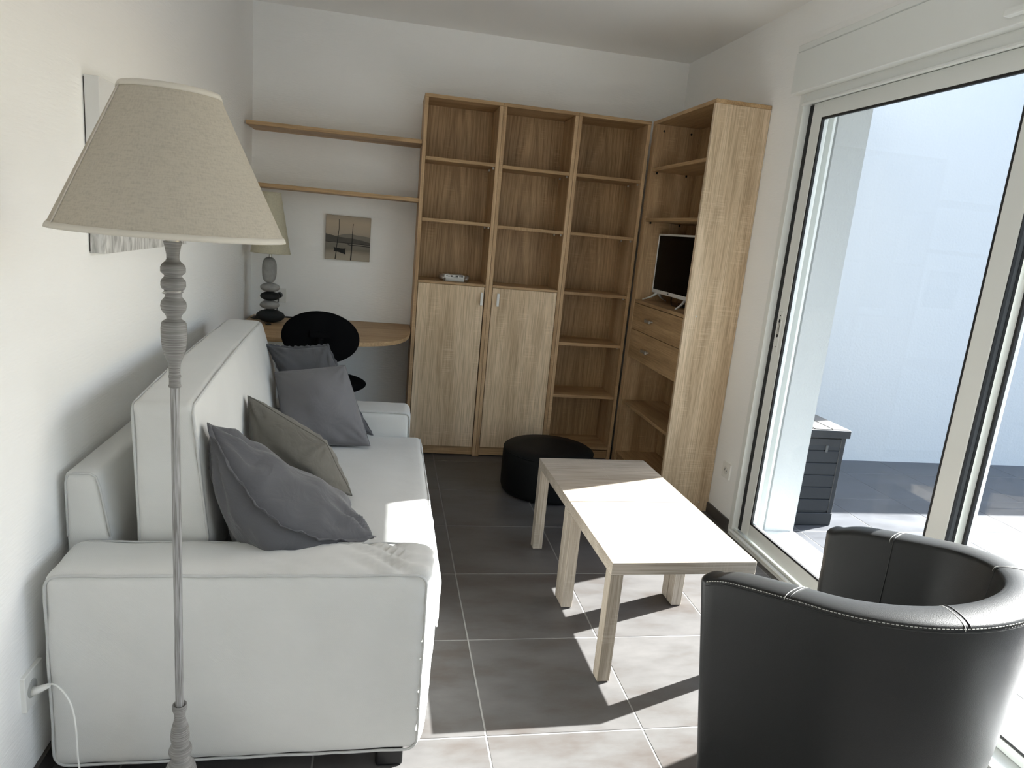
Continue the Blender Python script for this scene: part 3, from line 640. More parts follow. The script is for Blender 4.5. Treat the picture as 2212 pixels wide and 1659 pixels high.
# flat white boxes in clear wrap on the bookcase counter
def flat_box(cx, cy, z0, z1, w, d, rot, label, marks):
    o = thing('flat_box', (cx, cy, z0), label, 'box', rot)
    me = fin('carton', B(-w / 2, w / 2, -d / 2, d / 2, 0, z1 - z0, bev=0.0015), M_whiteplastic, o)
    if marks:
        bm = bmesh.new(); h = z1 - z0
        for a, b_, c, e in ((-.42, -.39, .45, .7), (-.36, -.33, .4, .75), (-.31, -.24, .35, .6), (-.20, -.10, .3, .8), (-.10, .05, .3, .42), (.05, .17, .3, .8), (.24, .26, .4, .85), (.27, .30, .4, .85), (.31, .32, .4, .85), (.33, .36, .4, .85), (.37, .38, .4, .85), (.39, .42, .4, .85)):
            box(bm, a * w, b_ * w, -d / 2 - 0.0006, -d / 2 + 0.0005, c * h, e * h)
        fin('printed_marks', bm, M_paint, me)
flat_box(1.192, -0.165, 1.0694, 1.0885, 0.112, 0.105, 0.06, 'lower white flat box of the wrapped pair on the bookcase counter', False)
flat_box(1.190, -0.165, 1.0890, 1.1085, 0.120, 0.110, 0.03, 'upper white flat box with black print and barcode, of the wrapped pair', True)
bm = bmesh.new(); rbox(bm, 1.100, 1.280, -0.236, -0.092, 1.0692, 1.1125, 0.014, 0.02, lambda p, n: p + n * 0.005 * nz(p, 40) + Vector((0, 0, 0)) if p.z > 1.078 else p)
tag(fin('plastic_wrap', bm, M_film, smooth=True), 'clear plastic wrap around the two white boxes on the counter', 'wrap')

# ------------------------------------------------------------------ sofa
so_ = (0.52, -1.98, 0)
sofa = thing('sofa', so_, 'off white slipcovered sofa along the left wall', 'sofa')
def wr(p, n, a=0.004, s=9): return p + n * a * (nz(p, s) + 0.5 * nz(p, s * 2.3, 5))
def near_arm(p, n):
    q = Vector(p); mid = max(0, 1 - abs((p.z - 0.30) / 0.25) ** 2) * max(0, 1 - abs((p.x - 0.5) / 0.43) ** 2)
    if p.x > 0.90:
        q.x += 0.030 * max(0, 1 - ((p.y + 2.71) / 0.105) ** 2) * (0.5 + 0.5 * max(0, 1 - ((p.z - 0.36) / 0.32) ** 2))
    q.y += (-0.012 if p.y < -2.72 else 0.006) * mid
    # creases towards the front edge
    if p.y < -2.72 and p.x > 0.72:
        w = (p.x - 0.72) / 0.21
        q.y += 0.0045 * w * math.sin(p.z * 120 + 3 * nz(p, 6)) * max(0, nz(p, 5, 3) + 0.35)
    if p.z > 0.535 and p.x > 0.45:
        w = min(1, (p.x - 0.45) / 0.25)
        q.z += 0.0085 * w * math.sin((p.x * 0.85 + (p.y + 2.7) * 1.1) * 95 + 4 * nz(p, 7)) * (0.45 + nz(p, 6, 2))
    return wr(q, n, 0.003, 8)
bm = bmesh.new(); rbox(bm, 0.072, 0.934, -2.818, -2.632, 0.052, 0.556, 0.028, 0.016, near_arm)
A1 = fin('arm', bm, M_sofa, sofa, so_, smooth=True)
bm = bmesh.new(); rbox(bm, 0.072, 0.934, -1.345, -1.145, 0.052, 0.556, 0.030, 0.03, lambda p, n: wr(p, n, 0.003, 8))
A2 = fin('arm', bm, M_sofa, sofa, so_, smooth=True)
def rrect(a0, a1, b0, b1, r, k=6):
    pts = []
    for cx, cy, s in ((a1 - r, b1 - r, 0), (a0 + r, b1 - r, 1), (a0 + r, b0 + r, 2), (a1 - r, b0 + r, 3)):
        for i in range(k + 1):
            t = (s + i / k) * PI / 2; pts.append((cx + r * math.cos(t), cy + r * math.sin(t)))
    out = []
    for i in range(len(pts)):
        p, q = pts[i], pts[(i + 1) % len(pts)]; d = math.hypot(q[0] - p[0], q[1] - p[1]); n = max(1, int(d / 0.03))
        out += [(p[0] + (q[0] - p[0]) * j / n, p[1] + (q[1] - p[1]) * j / n) for j in range(n)]
    return out
wob = lambda x, z: 0.0016 * noise.noise(Vector((x * 22, z * 22, 1.3)))
def pipe_xz(y, a0, a1, b0, b1, r, rad, parent):
    bm = bmesh.new(); tube(bm, [(x + wob(x, z), y + wob(z, x), z + wob(z + 3, x)) for x, z in rrect(a0, a1, b0, b1, r)], rad, 6, closed=True)
    return fin('piping', bm, M_pipe, parent, so_, smooth=True)
pipe_xz(-2.8125, 0.078, 0.929, 0.056, 0.5505, 0.03, 0.0035, A1)
pipe_xz(-2.640, 0.078, 0.929, 0.056, 0.551, 0.03, 0.0030, A1)
pipe_xz(-1.338, 0.078, 0.929, 0.056, 0.551, 0.03, 0.0030, A2)
bm = bmesh.new(); rbox(bm, 0.16, 0.936, -2.630, -1.347, 0.052, 0.30, 0.02, 0.06, lambda p, n: wr(p, n, 0.003, 7))
fin('base', bm, M_sofa, sofa, so_, smooth=True)
def seatf(p, n):
    q = Vector(p)
    if p.z > 0.40: q.z += 0.010 * max(0, 1 - ((p.y + 1.99) / 0.66) ** 2) - 0.004
    if p.x > 0.93: q.x += 0.006 * (nz(p, 5, 1)) + 0.004 * math.sin(p.y * 42) * max(0, nz(p, 4, 7))
    return wr(q, n, 0.004, 7)
bm = bmesh.new(); rbox(bm, 0.165, 0.984, -2.640, -1.338, 0.285, 0.452, 0.030, 0.028, seatf)
SC = fin('seat_cushion', bm, M_sofa, sofa, so_, smooth=True)
def yline(x, z, y0, y1, rad, par, n=50, amp=0.003, sag=None):
    bm = bmesh.new(); pts = []
    for i in range(n + 1):
        y = y0 + (y1 - y0) * i / n
        pts.append((x + amp * noise.noise(Vector((y * 9, 2, 1))), y, z + amp * noise.noise(Vector((y * 9, 7, 1))) + (sag(y) if sag else 0)))
    tube(bm, pts, rad, 6); return fin('piping', bm, M_pipe, par, so_, smooth=True)
yline(0.978, 0.4425, -2.62, -1.36, 0.0038, SC, sag=lambda y: 0.009 * max(0, 1 - ((y + 1.99) / 0.66) ** 2) - 0.004)
yline(0.979, 0.292, -2.62, -1.36, 0.0035, SC)
bm = bmesh.new(); prism(bm, [(0.05, 0.052), (0.05, 0.726), (0.125, 0.726), (0.150, 0.56), (0.16, 0.40), (0.16, 0.052)], 'y', -2.631, -1.15)
for v_ in bm.verts: v_.co.x -= 0.020 * (v_.co.y + 2.63) / 1.48
bmesh.ops.bevel(bm, geom=[e for e in bm.edges], offset=0.014, segments=3, affect='EDGES', profile=0.5)
BF = fin('back_frame', bm, M_sofa, sofa, so_, smooth=True, angle=50)
bm = bmesh.new(); tube(bm, [(0.054, -2.629, 0.56), (0.054, -2.629, 0.70), (0.060, -2.629, 0.720), (0.072, -2.629, 0.7245), (0.108, -2.629, 0.7245), (0.122, -2.629, 0.716), (0.130, -2.629, 0.69), (0.150, -2.629, 0.56)], 0.0028, 6)
fin('piping', bm, M_pipe, BF, so_, smooth=True)
def backf(p, n):
    q = Vector(p); f = (p.z - 0.46) / 0.45
    # lean: wedge, thinner at the top
    t = (p.x - 0.195) / 0.175
    q.x = (0.206 - 0.012 * f) + t * (0.186 - 0.036 * f)
    if f < 0.24 and q.y > -1.352: q.y = -1.352 + (q.y + 1.352) * 0.02
    elif f < 0.5 and q.y > -1.352: q.y = -1.352 + (q.y + 1.352) * min(1, (f - 0.24) / 0.2)
    q.x -= (0.020 + 0.062 * max(0, f) ** 1.3) * (p.y + 2.6) / 1.4
    b = max(0, 1 - ((p.y + 1.9) / 0.7) ** 2) * max(0, 1 - ((f - 0.5) / 0.5) ** 2)
    if t > 0.5: q.x += 0.018 * b
    if p.z > 0.88: q.z += 0.012 * max(0, 1 - ((p.y + 1.9) / 0.7) ** 2) - 0.004
    return wr(q, n, 0.004, 6)
bm = bmesh.new(); rbox(bm, 0.195, 0.370, -2.616, -1.165, 0.462, 0.908, 0.026, 0.028, backf)
BC = fin('back_cushion', bm, M_sofa, sofa, so_, smooth=True)
def bpipe(t):
    bm = bmesh.new(); pts = []
    for y, z in rrect(-2.612, -1.169, 0.468, 0.902, 0.028):
        p = Vector((0.195 + 0.175 * t, y, z)); q = backf(p, Vector((0, 0, 0))); pts.append(q)
    tube(bm, pts, 0.0036, 6, closed=True); fin('piping', bm, M_pipe, BC, so_, smooth=True)
bpipe(0.955); bpipe(0.045)
for fx, fy in ((0.862, -2.775), (0.862, -1.19), (0.13, -2.775), (0.13, -1.19)):
    bm = bmesh.new(); box(bm, fx - 0.035, fx + 0.035, fy - 0.028, fy + 0.028, 0.0, 0.053, bev=0.006, seg=2)
    fin('foot', bm, M_black, sofa, so_)

# ------------------------------------------------------------------ cushions on the sofa
def pillow(name, quad, T_, m, label, seed, ear=0.05, bow=(0, 0, 0), flange=0.0, n=36, wamp=0.010, pipe=True, power=0.42):
    """quad: four corners TL, TR, BR, BL in the room"""
    Q = [Vector(q) for q in quad]; c = sum(Q, Vector()) / 4
    e1 = ((Q[1] - Q[0]) + (Q[2] - Q[3])).normalized(); e2 = ((Q[0] - Q[3]) + (Q[1] - Q[2])); e3 = e1.cross(e2).normalized()
    M = Matrix.Identity(3)
    bm = bmesh.new(); rows = {}
    def pos(u, v, s):
        uu = u * (1 - ear * (1 - v * v)); vv = v * (1 - ear * (1 - u * u))
        base = (Q[3] * (1 - uu) * (1 - vv) + Q[2] * (1 + uu) * (1 - vv) + Q[0] * (1 - uu) * (1 + vv) + Q[1] * (1 + uu) * (1 + vv)) / 4 - c + Vector(bow) * (1 - u * u) * (0.5 + 0.5 * v)
        e = max(0.0, (1 - u * u)) * max(0.0, (1 - v * v)); z = T_ * e ** power
        # folds: radiating from the corners and along the seams
        cu, cv = abs(u), abs(v); corner = (cu * cv) ** 2
        ang = math.atan2(1.08 - cv, 1.08 - cu + 1e-6); sg = (1 if u > 0 else 0) + (2 if v > 0 else 0)
        fold = math.sin(ang * 15 + seed + sg * 1.9) * corner * 1.5 + 0.8 * math.sin(u * 17 + seed) * cv ** 6 * (1 - cu ** 4) * 0.5 + 0.8 * math.sin(v * 15 + seed * 2) * cu ** 6 * (1 - cv ** 4) * 0.5
        nn = noise.noise(Vector((u * 2.2 + seed, v * 2.2 - seed, s * 3.1))) * 0.9
        z += (fold + nn) * wamp * min(1.0, e * 9)
        zz = s * z
        k = noise.noise(Vector((u * 1.3 + seed * 3, v * 1.3, 0))) * 0.016
        q = base + e3 * (zz + k)
        return q
    for s in (1, -1):
        for i in range(n + 1):
            for j in range(n + 1):
                u = -1 + 2 * i / n; v_ = -1 + 2 * j / n
                u = math.copysign(1 - (1 - abs(u)) ** 1.25, u); v_ = math.copysign(1 - (1 - abs(v_)) ** 1.25, v_)
                edge_ = i in (0, n) or j in (0, n)
                if edge_ and s == -1: rows[(s, i, j)] = rows[(1, i, j)]
                else: rows[(s, i, j)] = bm.verts.new(M @ pos(u, v_, s))
        for i in range(n):
            for j in range(n):
                f = (rows[(s, i, j)], rows[(s, i + 1, j)], rows[(s, i + 1, j + 1)], rows[(s, i, j + 1)])
                bm.faces.new(f if s == 1 else f[::-1])
    me_o = fin(name, bm, m, None, smooth=True); me_o.location = c; tag(me_o, label, 'cushion')
    P_ = []
    per = [(-1 + 2 * i / 40, -1) for i in range(40)] + [(1, -1 + 2 * i / 40) for i in range(40)] + [(1 - 2 * i / 40, 1) for i in range(40)] + [(-1, 1 - 2 * i / 40) for i in range(40)]
    if flange:
        bm = bmesh.new(); r0 = []; r1 = []
        for i, (u, v_) in enumerate(per):
            p = pos(u, v_, 1); d = (p - e3 * p.dot(e3)).normalized(); w = flange * (1 + 0.25 * math.sin(i * 1.7 + seed))
            wv = 0.004 * math.sin(i * 0.9 + seed) + 0.003 * math.sin(i * 2.3)
            for t in (-0.0016, 0.0016):
                r0.append(bm.verts.new(M @ (p - d * 0.006 + e3 * t))); r1.append(bm.verts.new(M @ (p + d * w + e3 * (t + wv))))
        L = len(per)
        for i in range(L):
            j = (i + 1) % L
            bm.faces.new((r0[2 * i], r1[2 * i], r1[2 * j], r0[2 * j])); bm.faces.new((r0[2 * i + 1], r0[2 * j + 1], r1[2 * j + 1], r1[2 * i + 1]))
            bm.faces.new((r1[2 * i], r1[2 * i + 1], r1[2 * j + 1], r1[2 * j]))
        fin('flange', bm, m, me_o, smooth=True)
    elif pipe:
        bm = bmesh.new(); tube(bm, [M @ (pos(u, v_, 1)) for u, v_ in per], 0.0022, 5, closed=True); fin('seam', bm, m, me_o, smooth=True)
    return me_o
pillow('cushion', [(0.370, -2.560, 0.842), (0.789, -2.585, 0.538), (0.65, -2.29, 0.475), (0.405, -2.28, 0.525)], 0.128, M_cgrey, 'dark grey cushion with frayed flange slumped over the near sofa arm', 1.3, n=56, bow=(-0.025, -0.115, -0.055), flange=0.012, wamp=0.022)
pillow('cushion', [(0.363, -2.050, 0.785), (0.625, -2.110, 0.650), (0.715, -2.130, 0.475), (0.425, -2.06, 0.49)], 0.112, M_ctaupe, 'taupe cushion leaning between the dark grey and the mid grey cushions', 2.1, n=48, wamp=0.013, ear=0.0, power=0.48)
pillow('cushion', [(0.350, -1.390, 0.722), (0.640, -1.425, 0.774), (0.762, -1.560, 0.466), (0.425, -1.560, 0.464)], 0.098, M_cgrey2, 'mid grey plump square cushion standing upright, third from the near arm', 3.7, wamp=0.009, ear=0.0, power=0.5)
pillow('cushion', [(0.296, -1.255, 0.812), (0.552, -1.240, 0.818), (0.765, -1.395, 0.468), (0.49, -1.415, 0.465)], 0.055, M_cgrey, 'grey flanged cushion farthest back, behind the mid grey one', 5.2, flange=0.012, wamp=0.009, ear=0.07)

# ------------------------------------------------------------------ floor lamp
LX, LY = 0.409, -3.0; lo = (LX, LY, 0)
lamp = thing('floor_lamp', lo, 'floor lamp with linen cone shade on a grey turned wooden stand', 'lamp')
prof_top = [(0.016, 1.3159), (0.0135, 1.3069), (0.0109, 1.2925), (0.0108, 1.2843), (0.0132, 1.2798), (0.0172, 1.2765), (0.0197, 1.2734), (0.0213, 1.2689), (0.0213, 1.2616), (0.0195, 1.2589), (0.016, 1.2561), (0.0145, 1.2534), (0.0163, 1.2506), (0.0198, 1.2469), (0.0212, 1.2433), (0.0214, 1.2359), (0.02, 1.2313), (0.018, 1.2289), (0.0154, 1.2278), (0.0167, 1.2249), (0.0144, 1.2226), (0.0144, 1.2156), (0.0164, 1.2128), (0.0188, 1.21), (0.0213, 1.2063), (0.0223, 1.1989), (0.021, 1.1914), (0.0178, 1.1867), (0.0153, 1.1839), (0.0135, 1.1811), (0.0126, 1.1783), (0.0126, 1.1745), (0.0155, 1.1726), (0.0189, 1.1704), (0.0213, 1.167), (0.0225, 1.1576), (0.0225, 1.1405), (0.0219, 1.131), (0.0207, 1.1214), (0.0191, 1.1138), (0.0174, 1.108), (0.0152, 1.1022), (0.0133, 1.0965), (0.0118, 1.0926), (0.0106, 1.0887), (0.0101, 1.081), (0.0099, 1.0732), (0.0099, 1.0684), (0.0111, 1.0668), (0.0113, 1.0645), (0.0101, 1.0625), (0.0099, 1.0576), (0.0101, 1.0498), (0.0112, 1.0478), (0.011, 1.0449), (0.0081, 1.0435)]
bm = bmesh.new(); lathe(bm, prof_top, (LX, LY), 40); fin('turned_column', bm, M_turned, lamp, lo, smooth=True, angle=62)
bm = bmesh.new(); lathe(bm, [(.0080, .345), (.0082, .70), (.0081, 1.046)], (LX, LY), 24); fin('pole', bm, M_pole, lamp, lo, smooth=True, angle=60)
prof_base = [(.0085, .3500), (0.0114, 0.3549), (0.0138, 0.3558), (0.0145, 0.3531), (0.0149, 0.3483), (0.0143, 0.3434), (0.0125, 0.3386), (0.0112, 0.3337), (0.0107, 0.3264), (0.0122, 0.3167), (0.0141, 0.3094), (0.0156, 0.3045), (0.017, 0.2971), (0.0181, 0.2897), (0.0189, 0.2799), (0.0187, 0.2725), (0.0175, 0.2663), (0.0152, 0.2613), (0.0144, 0.2589), (0.0164, 0.257), (0.0202, 0.2539), (0.0226, 0.2477), (0.0231, 0.2414), (0.0217, 0.2364), (0.0193, 0.2321), (0.0178, 0.2289), (0.0176, 0.2239), (0.0186, 0.2189), (0.0208, 0.2151), (0.0243, 0.2114), (0.028, 0.2051), (0.03, 0.1988), (.0322, .186), (.0345, .165), (.0330, .140), (.0270, .118), (.0230, .104), (.0300, .094), (.0300, .085), (.0250, .078), (.030, .066), (.055, .056), (.090, .044), (.120, .034), (.126, .024), (.126, .004), (.122, 0.0)]
bm = bmesh.new(); lathe(bm, prof_base, (LX, LY), 44); fin('turned_base', bm, M_turned, lamp, lo, smooth=True, angle=62)
def shade(cx, cy, rb, zb, rt, zt, m, parent, off_, trim, n=72):
    bm = bmesh.new(); K = 16; ra = [(rb + (rt - rb) * i / K, zb + (zt - zb) * i / K) for i in range(K + 1)]
    lathe(bm, ra + [(r_ - 0.0016, z_) for r_, z_ in ra[::-1]] + [ra[0]], (cx, cy), n, cap=False); bmesh.ops.remove_doubles(bm, verts=bm.verts, dist=1e-5)
    s = fin('lamp_shade', bm, m, parent, off_, smooth=True, angle=60)
    sl = (rt - rb) / (zt - zb)
    for z_, h, gr in ((zb, trim, 1), (zt, -trim, 1)):
        bm = bmesh.new(); r0 = rb + (z_ - zb) * sl; r1 = rb + (z_ + h - zb) * sl
        p = [(r0 + 0.0016, z_ - 0.001 * (1 if h > 0 else -1)), ((r0 + r1) / 2 + 0.0024, z_ + h / 2), (r1 + 0.0012, z_ + h), (r1 - 0.0025, z_ + h), (r0 - 0.0032, z_ - 0.001 * (1 if h > 0 else -1)), (r0 + 0.0016, z_ - 0.001 * (1 if h > 0 else -1))]
        lathe(bm, p, (cx, cy), n, cap=False); bmesh.ops.remove_doubles(bm, verts=bm.verts, dist=1e-5); fin('shade_tape', bm, M_trim if m is M_linen else m, s, off_, smooth=True)
    return s
sh = shade(LX, LY, 0.1935, 1.3285, 0.0785, 1.5745, M_linen, lamp, lo, 0.009)
bm = bmesh.new(); prism(bm, [(LX - 0.150, LY - 0.1235), (LX - 0.146, LY - 0.1262), (LX - 0.1475, LY - 0.1285), (LX - 0.1518, LY - 0.1258)], 'z', 1.3285, 1.3290)
bm.free()
bm = bmesh.new(); tube(bm, [(LX + (0.1945 + (0.0793 - 0.1945) * t) * math.cos(3.83), LY + (0.1945 + (0.0793 - 0.1945) * t) * math.sin(3.83), 1.3285 + 0.246 * t) for t in [i / 10 for i in range(11)]], 0.0014, 6)
fin('shade_seam', bm, M_trim, sh, lo, smooth=True)
bm = bmesh.new(); lathe(bm, [(0.006, 1.305), (0.013, 1.31), (0.013, 1.37), (0.006, 1.372)], (LX, LY), 16)
for k in range(3):
    a = 2 * PI * k / 3; tube(bm, [(LX, LY, 1.37), (LX + 0.06 * math.cos(a), LY + 0.06 * math.sin(a), 1.43), (LX + 0.0795 * math.cos(a), LY + 0.0795 * math.sin(a), 1.566)], 0.0018, 6)
fin('shade_holder', bm, M_nickel, lamp, lo, smooth=True, angle=40)
bm = bmesh.new(); bmesh.ops.create_uvsphere(bm, u_segments=20, v_segments=14, radius=0.028, matrix=Matrix.Translation((LX, LY, 1.415)))
fin('bulb', bm, simple('frosted_bulb', (0.8, 0.8, 0.78), 0.3), lamp, lo, smooth=True)
bm = bmesh.new(); a0 = -1.36; tube(bm, [(LX + r_ * math.cos(a0 + a), LY + r_ * math.sin(a0 + a), z_) for r_, a, z_ in ((0.017, 1.2, 1.2268), (0.0172, 0.6, 1.2268), (0.0172, 0, 1.2268), (0.0172, -0.5, 1.2262), (0.021, -0.75, 1.2255), (0.021, -1.0, 1.2235), (0.0175, -1.0, 1.2220), (0.0172, -0.7, 1.2235))], 0.0011, 6)
fin('tie_ring', bm, M_nickel, lamp, lo, smooth=True)
# its flex
bm = bmesh.new()
path = catmull([(0.046, -2.826, 0.274), (0.072, -2.833, 0.286), (0.096, -2.842, 0.299), (0.118, -2.855, 0.296), (0.140, -2.868, 0.276), (0.152, -2.876, 0.244), (0.157, -2.880, 0.196), (0.159, -2.884, 0.140), (0.166, -2.890, 0.085), (0.176, -2.90, 0.030), (0.20, -2.92, 0.006), (0.24, -2.95, 0.004), (0.283, -2.972, 0.008)], 8)
tube(bm, path, 0.0020, 8)
fx = tag(fin('lamp_flex', bm, M_whiteplastic, smooth=True), 'white flex hanging from the left wall socket to the floor lamp', 'cable')
bm = bmesh.new(); tube(bm, [(xw + 0.010, -2.825, 0.269), (xw + 0.022, -2.827, 0.274), (xw + 0.050, -2.835, 0.291)], 0.008, 10, rfun=lambda t: 0.0115 - 0.006 * t)
fin('plug', bm, M_whiteplastic, fx, smooth=True)

# ------------------------------------------------------------------ pebble lamp on the desk
px, py = 0.158, -0.275; po = (px, py, 0.763)
pl = thing('table_lamp', po, 'table lamp of stacked pale and black pebbles with cream shade on the desk', 'lamp')
def pebble(zb, zt, rx, ry, m, dx=0.0, seed=0, flat=2.4):
    bm = bmesh.new(); bmesh.ops.create_uvsphere(bm, u_segments=32, v_segments=20, radius=1.0)
    h = (zt - zb) / 2
    for v_ in bm.verts:
        d = v_.co.copy(); k = (abs(d.x) ** flat + abs(d.y) ** flat + abs(d.z) ** flat) ** (-1 / flat)
        d = d * k; w = 1 + 0.05 * noise.noise(d * 1.6 + Vector((seed, seed * 2, 0)))
        v_.co = Vector((px + dx + d.x * rx * w, py + d.y * ry * w, (zb + zt) / 2 + d.z * h))
    return fin('pebble', bm, m, pl, po, smooth=True)
pebble(0.7632, 0.838, 0.078, 0.062, M_stone_d, 0.0, 1, 2.0)
pebble(0.837, 0.8875, 0.053, 0.045, M_stone_l, -0.006, 2, 2.1); pebble(0.8865, 0.937, 0.053, 0.045, M_stone_d, -0.004, 3, 2.1)
pebble(0.936, 0.986, 0.053, 0.045, M_stone_l, -0.005, 4, 2.1); pebble(0.985, 1.130, 0.039, 0.037, M_stone_l, -0.010, 5, 2.6)
bm = bmesh.new(); lathe(bm, [(0.006, 1.126), (0.008, 1.128), (0.008, 1.150), (0.005, 1.152), (0.005, 1.22)], (px - 0.006, py), 16); fin('lamp_neck', bm, M_nickel, pl, po, smooth=True, angle=40)
shade(px - 0.005, py, 0.106, 1.153, 0.050, 1.480, M_cream, pl, po, 0.004, 56)
bm = bmesh.new()
tube(bm, catmull([(0.092, -0.245, 0.795), (0.084, -0.215, 0.785), (0.068, -0.19, 0.772), (0.045, -0.16, 0.7665), (0.035, -0.11, 0.766), (0.06, -0.07, 0.766), (0.13, -0.05, 0.766), (0.24, -0.06, 0.766), (0.33, -0.055, 0.7655)]), 0.0034, 6)
tube(bm, catmull([(0.33, -0.055, 0.7655), (0.30, -0.035, 0.7655), (0.22, -0.030, 0.7655), (0.165, -0.035, 0.769), (0.158, -0.045, 0.80), (0.166, -0.052, 0.86), (0.168, -0.047, 0.885)]), 0.0030, 6)
tube(bm, catmull([(0.03, -0.16, 0.767), (0.06, -0.20, 0.768), (0.10, -0.19, 0.768), (0.05, -0.13, 0.769)]), 0.0034, 6)
tube(bm, catmull([(0.145, -0.36, 0.766), (0.155, -0.385, 0.7665), (0.175, -0.38, 0.7665), (0.17, -0.36, 0.766), (0.15, -0.345, 0.766)]), 0.0026, 6)
tag(fin('lamp_cable', bm, M_black, smooth=True), 'black cable looped on the desk around the pebble lamp', 'cable')

# ------------------------------------------------------------------ desk chair
dc = (0.50, -0.86, 0)
ch = thing('desk_chair', dc, 'black desk chair with oval backrest pushed up to the oak desk', 'chair')
def ellipsoid(bm, c, rx, ry, rz, rot=None, p=2.3):
    r = bmesh.ops.create_uvsphere(bm, u_segments=40, v_segments=20, radius=1.0)
    for v_ in r['verts']:
        d = v_.co.copy(); k = (abs(d.x) ** 2 + abs(d.z) ** 2); 
        q = Vector((d.x * rx, d.y * ry, d.z * rz))
        if rot: q = rot @ q
        v_.co = Vector(c) + q
    return bm
bm = bmesh.new(); ellipsoid(bm, (0.492, -0.905, 0.800), 0.187, 0.022, 0.128, Matrix.Rotation(math.radians(-8), 3, 'X') @ Matrix.Rotation(math.radians(3.0), 3, 'Y'))
bkr = fin('backrest', bm, M_blackmatt, ch, dc, smooth=True)
bm = bmesh.new(); box(bm, 0.44, 0.545, -0.934, -0.922, 0.80, 0.835, bev=0.004)
for k in range(5): box(bm, 0.462, 0.522, -0.936, -0.926, 0.700 + k * 0.018, 0.710 + k * 0.018)
fin('back_bracket', bm, M_blackmatt, bkr, dc)
bm = bmesh.new(); tube(bm, catmull([(0.492, -0.935, 0.80), (0.492, -0.955, 0.70), (0.492, -0.94, 0.56), (0.492, -0.86, 0.465), (0.492, -0.66, 0.462)]), 0.016, 10); fin('back_stem', bm, M_blackmatt, ch, dc, smooth=True)
bm = bmesh.new(); ellipsoid(bm, (0.495, -0.655, 0.515), 0.220, 0.20, 0.045); fin('seat', bm, M_blackmatt, ch, dc, smooth=True)
bm = bmesh.new(); lathe(bm, [(0.025, 0.09), (0.025, 0.28), (0.014, 0.285), (0.014, 0.475)], (0.495, -0.66), 20); fin('gas_column', bm, M_black, ch, dc, smooth=True, angle=40)
for k in range(5):
    a = 2 * PI * k / 5 + 0.3; d = Vector((math.cos(a), math.sin(a), 0)); c0 = Vector((0.495, -0.66, 0))
    bm = bmesh.new(); tube(bm, [c0 + d * 0.02 + Vector((0, 0, 0.105)), c0 + d * 0.13 + Vector((0, 0, 0.095)), c0 + d * 0.25 + Vector((0, 0, 0.065))], 0.02, 8, rfun=lambda t: 0.022 - 0.008 * t)
    lg = fin('leg', bm, M_black, ch, dc, smooth=True)
    bm = bmesh.new(); bmesh.ops.create_cone(bm, cap_ends=True, segments=18, radius1=0.026, radius2=0.026, depth=0.030, matrix=Matrix.Translation(c0 + d * 0.25 + Vector((0, 0, 0.027))) @ Matrix.Rotation(a + PI / 2, 4, 'Z') @ Matrix.Rotation(PI / 2, 4, 'X'))
    fin('caster', bm, M_black, lg, dc, smooth=True, angle=40)

# ------------------------------------------------------------------ pouf
pc = (1.722, -0.818, 0)
pf = thing('pouf', pc, 'round black leatherette pouf between bookcases and coffee tables', 'pouf')
prof = [(0.225, 0.004), (0.243, 0.010), (0.250, 0.030), (0.252, 0.12), (0.251, 0.215), (0.247, 0.236), (0.236, 0.248), (0.15, 0.256), (0.03, 0.258)]
bm = bmesh.new(); lathe(bm, prof, pc[:2], 64); fin('upholstery', bm, M_pouf, pf, pc, smooth=True, angle=70)
bm = bmesh.new(); tube(bm, [(pc[0] + 0.2475 * math.cos(2 * PI * i / 72), pc[1] + 0.2475 * math.sin(2 * PI * i / 72), 0.236) for i in range(72)], 0.003, 6, closed=True); fin('piping', bm, M_pouf, pf, pc, smooth=True)
for k in range(3):
    a = 2 * PI * k / 3; fin('glide', disc((pc[0] + 0.17 * math.cos(a), pc[1] + 0.17 * math.sin(a), 0.003), 0.017, 0.006, 'Z'), M_black, pf, pc)

# ------------------------------------------------------------------ two coffee tables pushed together
def coffee_table(cx, cy, label, mesh=None):
    t = thing('coffee_table', (cx, cy, 0), label, 'table', math.radians(1.15), 'square oak coffee tables pushed together')
    h, w, d, th, lg = 0.420, 0.2475, 0.2448, 0.042, 0.042
    fin('table_top', B(-w, w, -d, d, h - th, h, bev=0.0012), tbl_x, t)
    for sx in (-1, 1):
        for sy in (-1, 1):
            l = fin('leg', B(sx * w, sx * (w - lg), sy * d, sy * (d - lg - 0.003), 0.003, h - th, bev=0.001), tbl_z, t)
            bm = bmesh.new(); bmesh.ops.create_cone(bm, cap_ends=True, segments=12, radius1=0.010, radius2=0.010, depth=0.004, matrix=Matrix.Translation((sx * (w - lg / 2), sy * (d - lg / 2), 0.002))); fin('glide', bm, M_black, l)
    return t
coffee_table(1.7655, -2.246, 'light oak square coffee table nearest the armchair, wholly in sunlight')
coffee_table(1.7555, -1.751, 'light oak square coffee table farther back, half in shade beside the pouf')

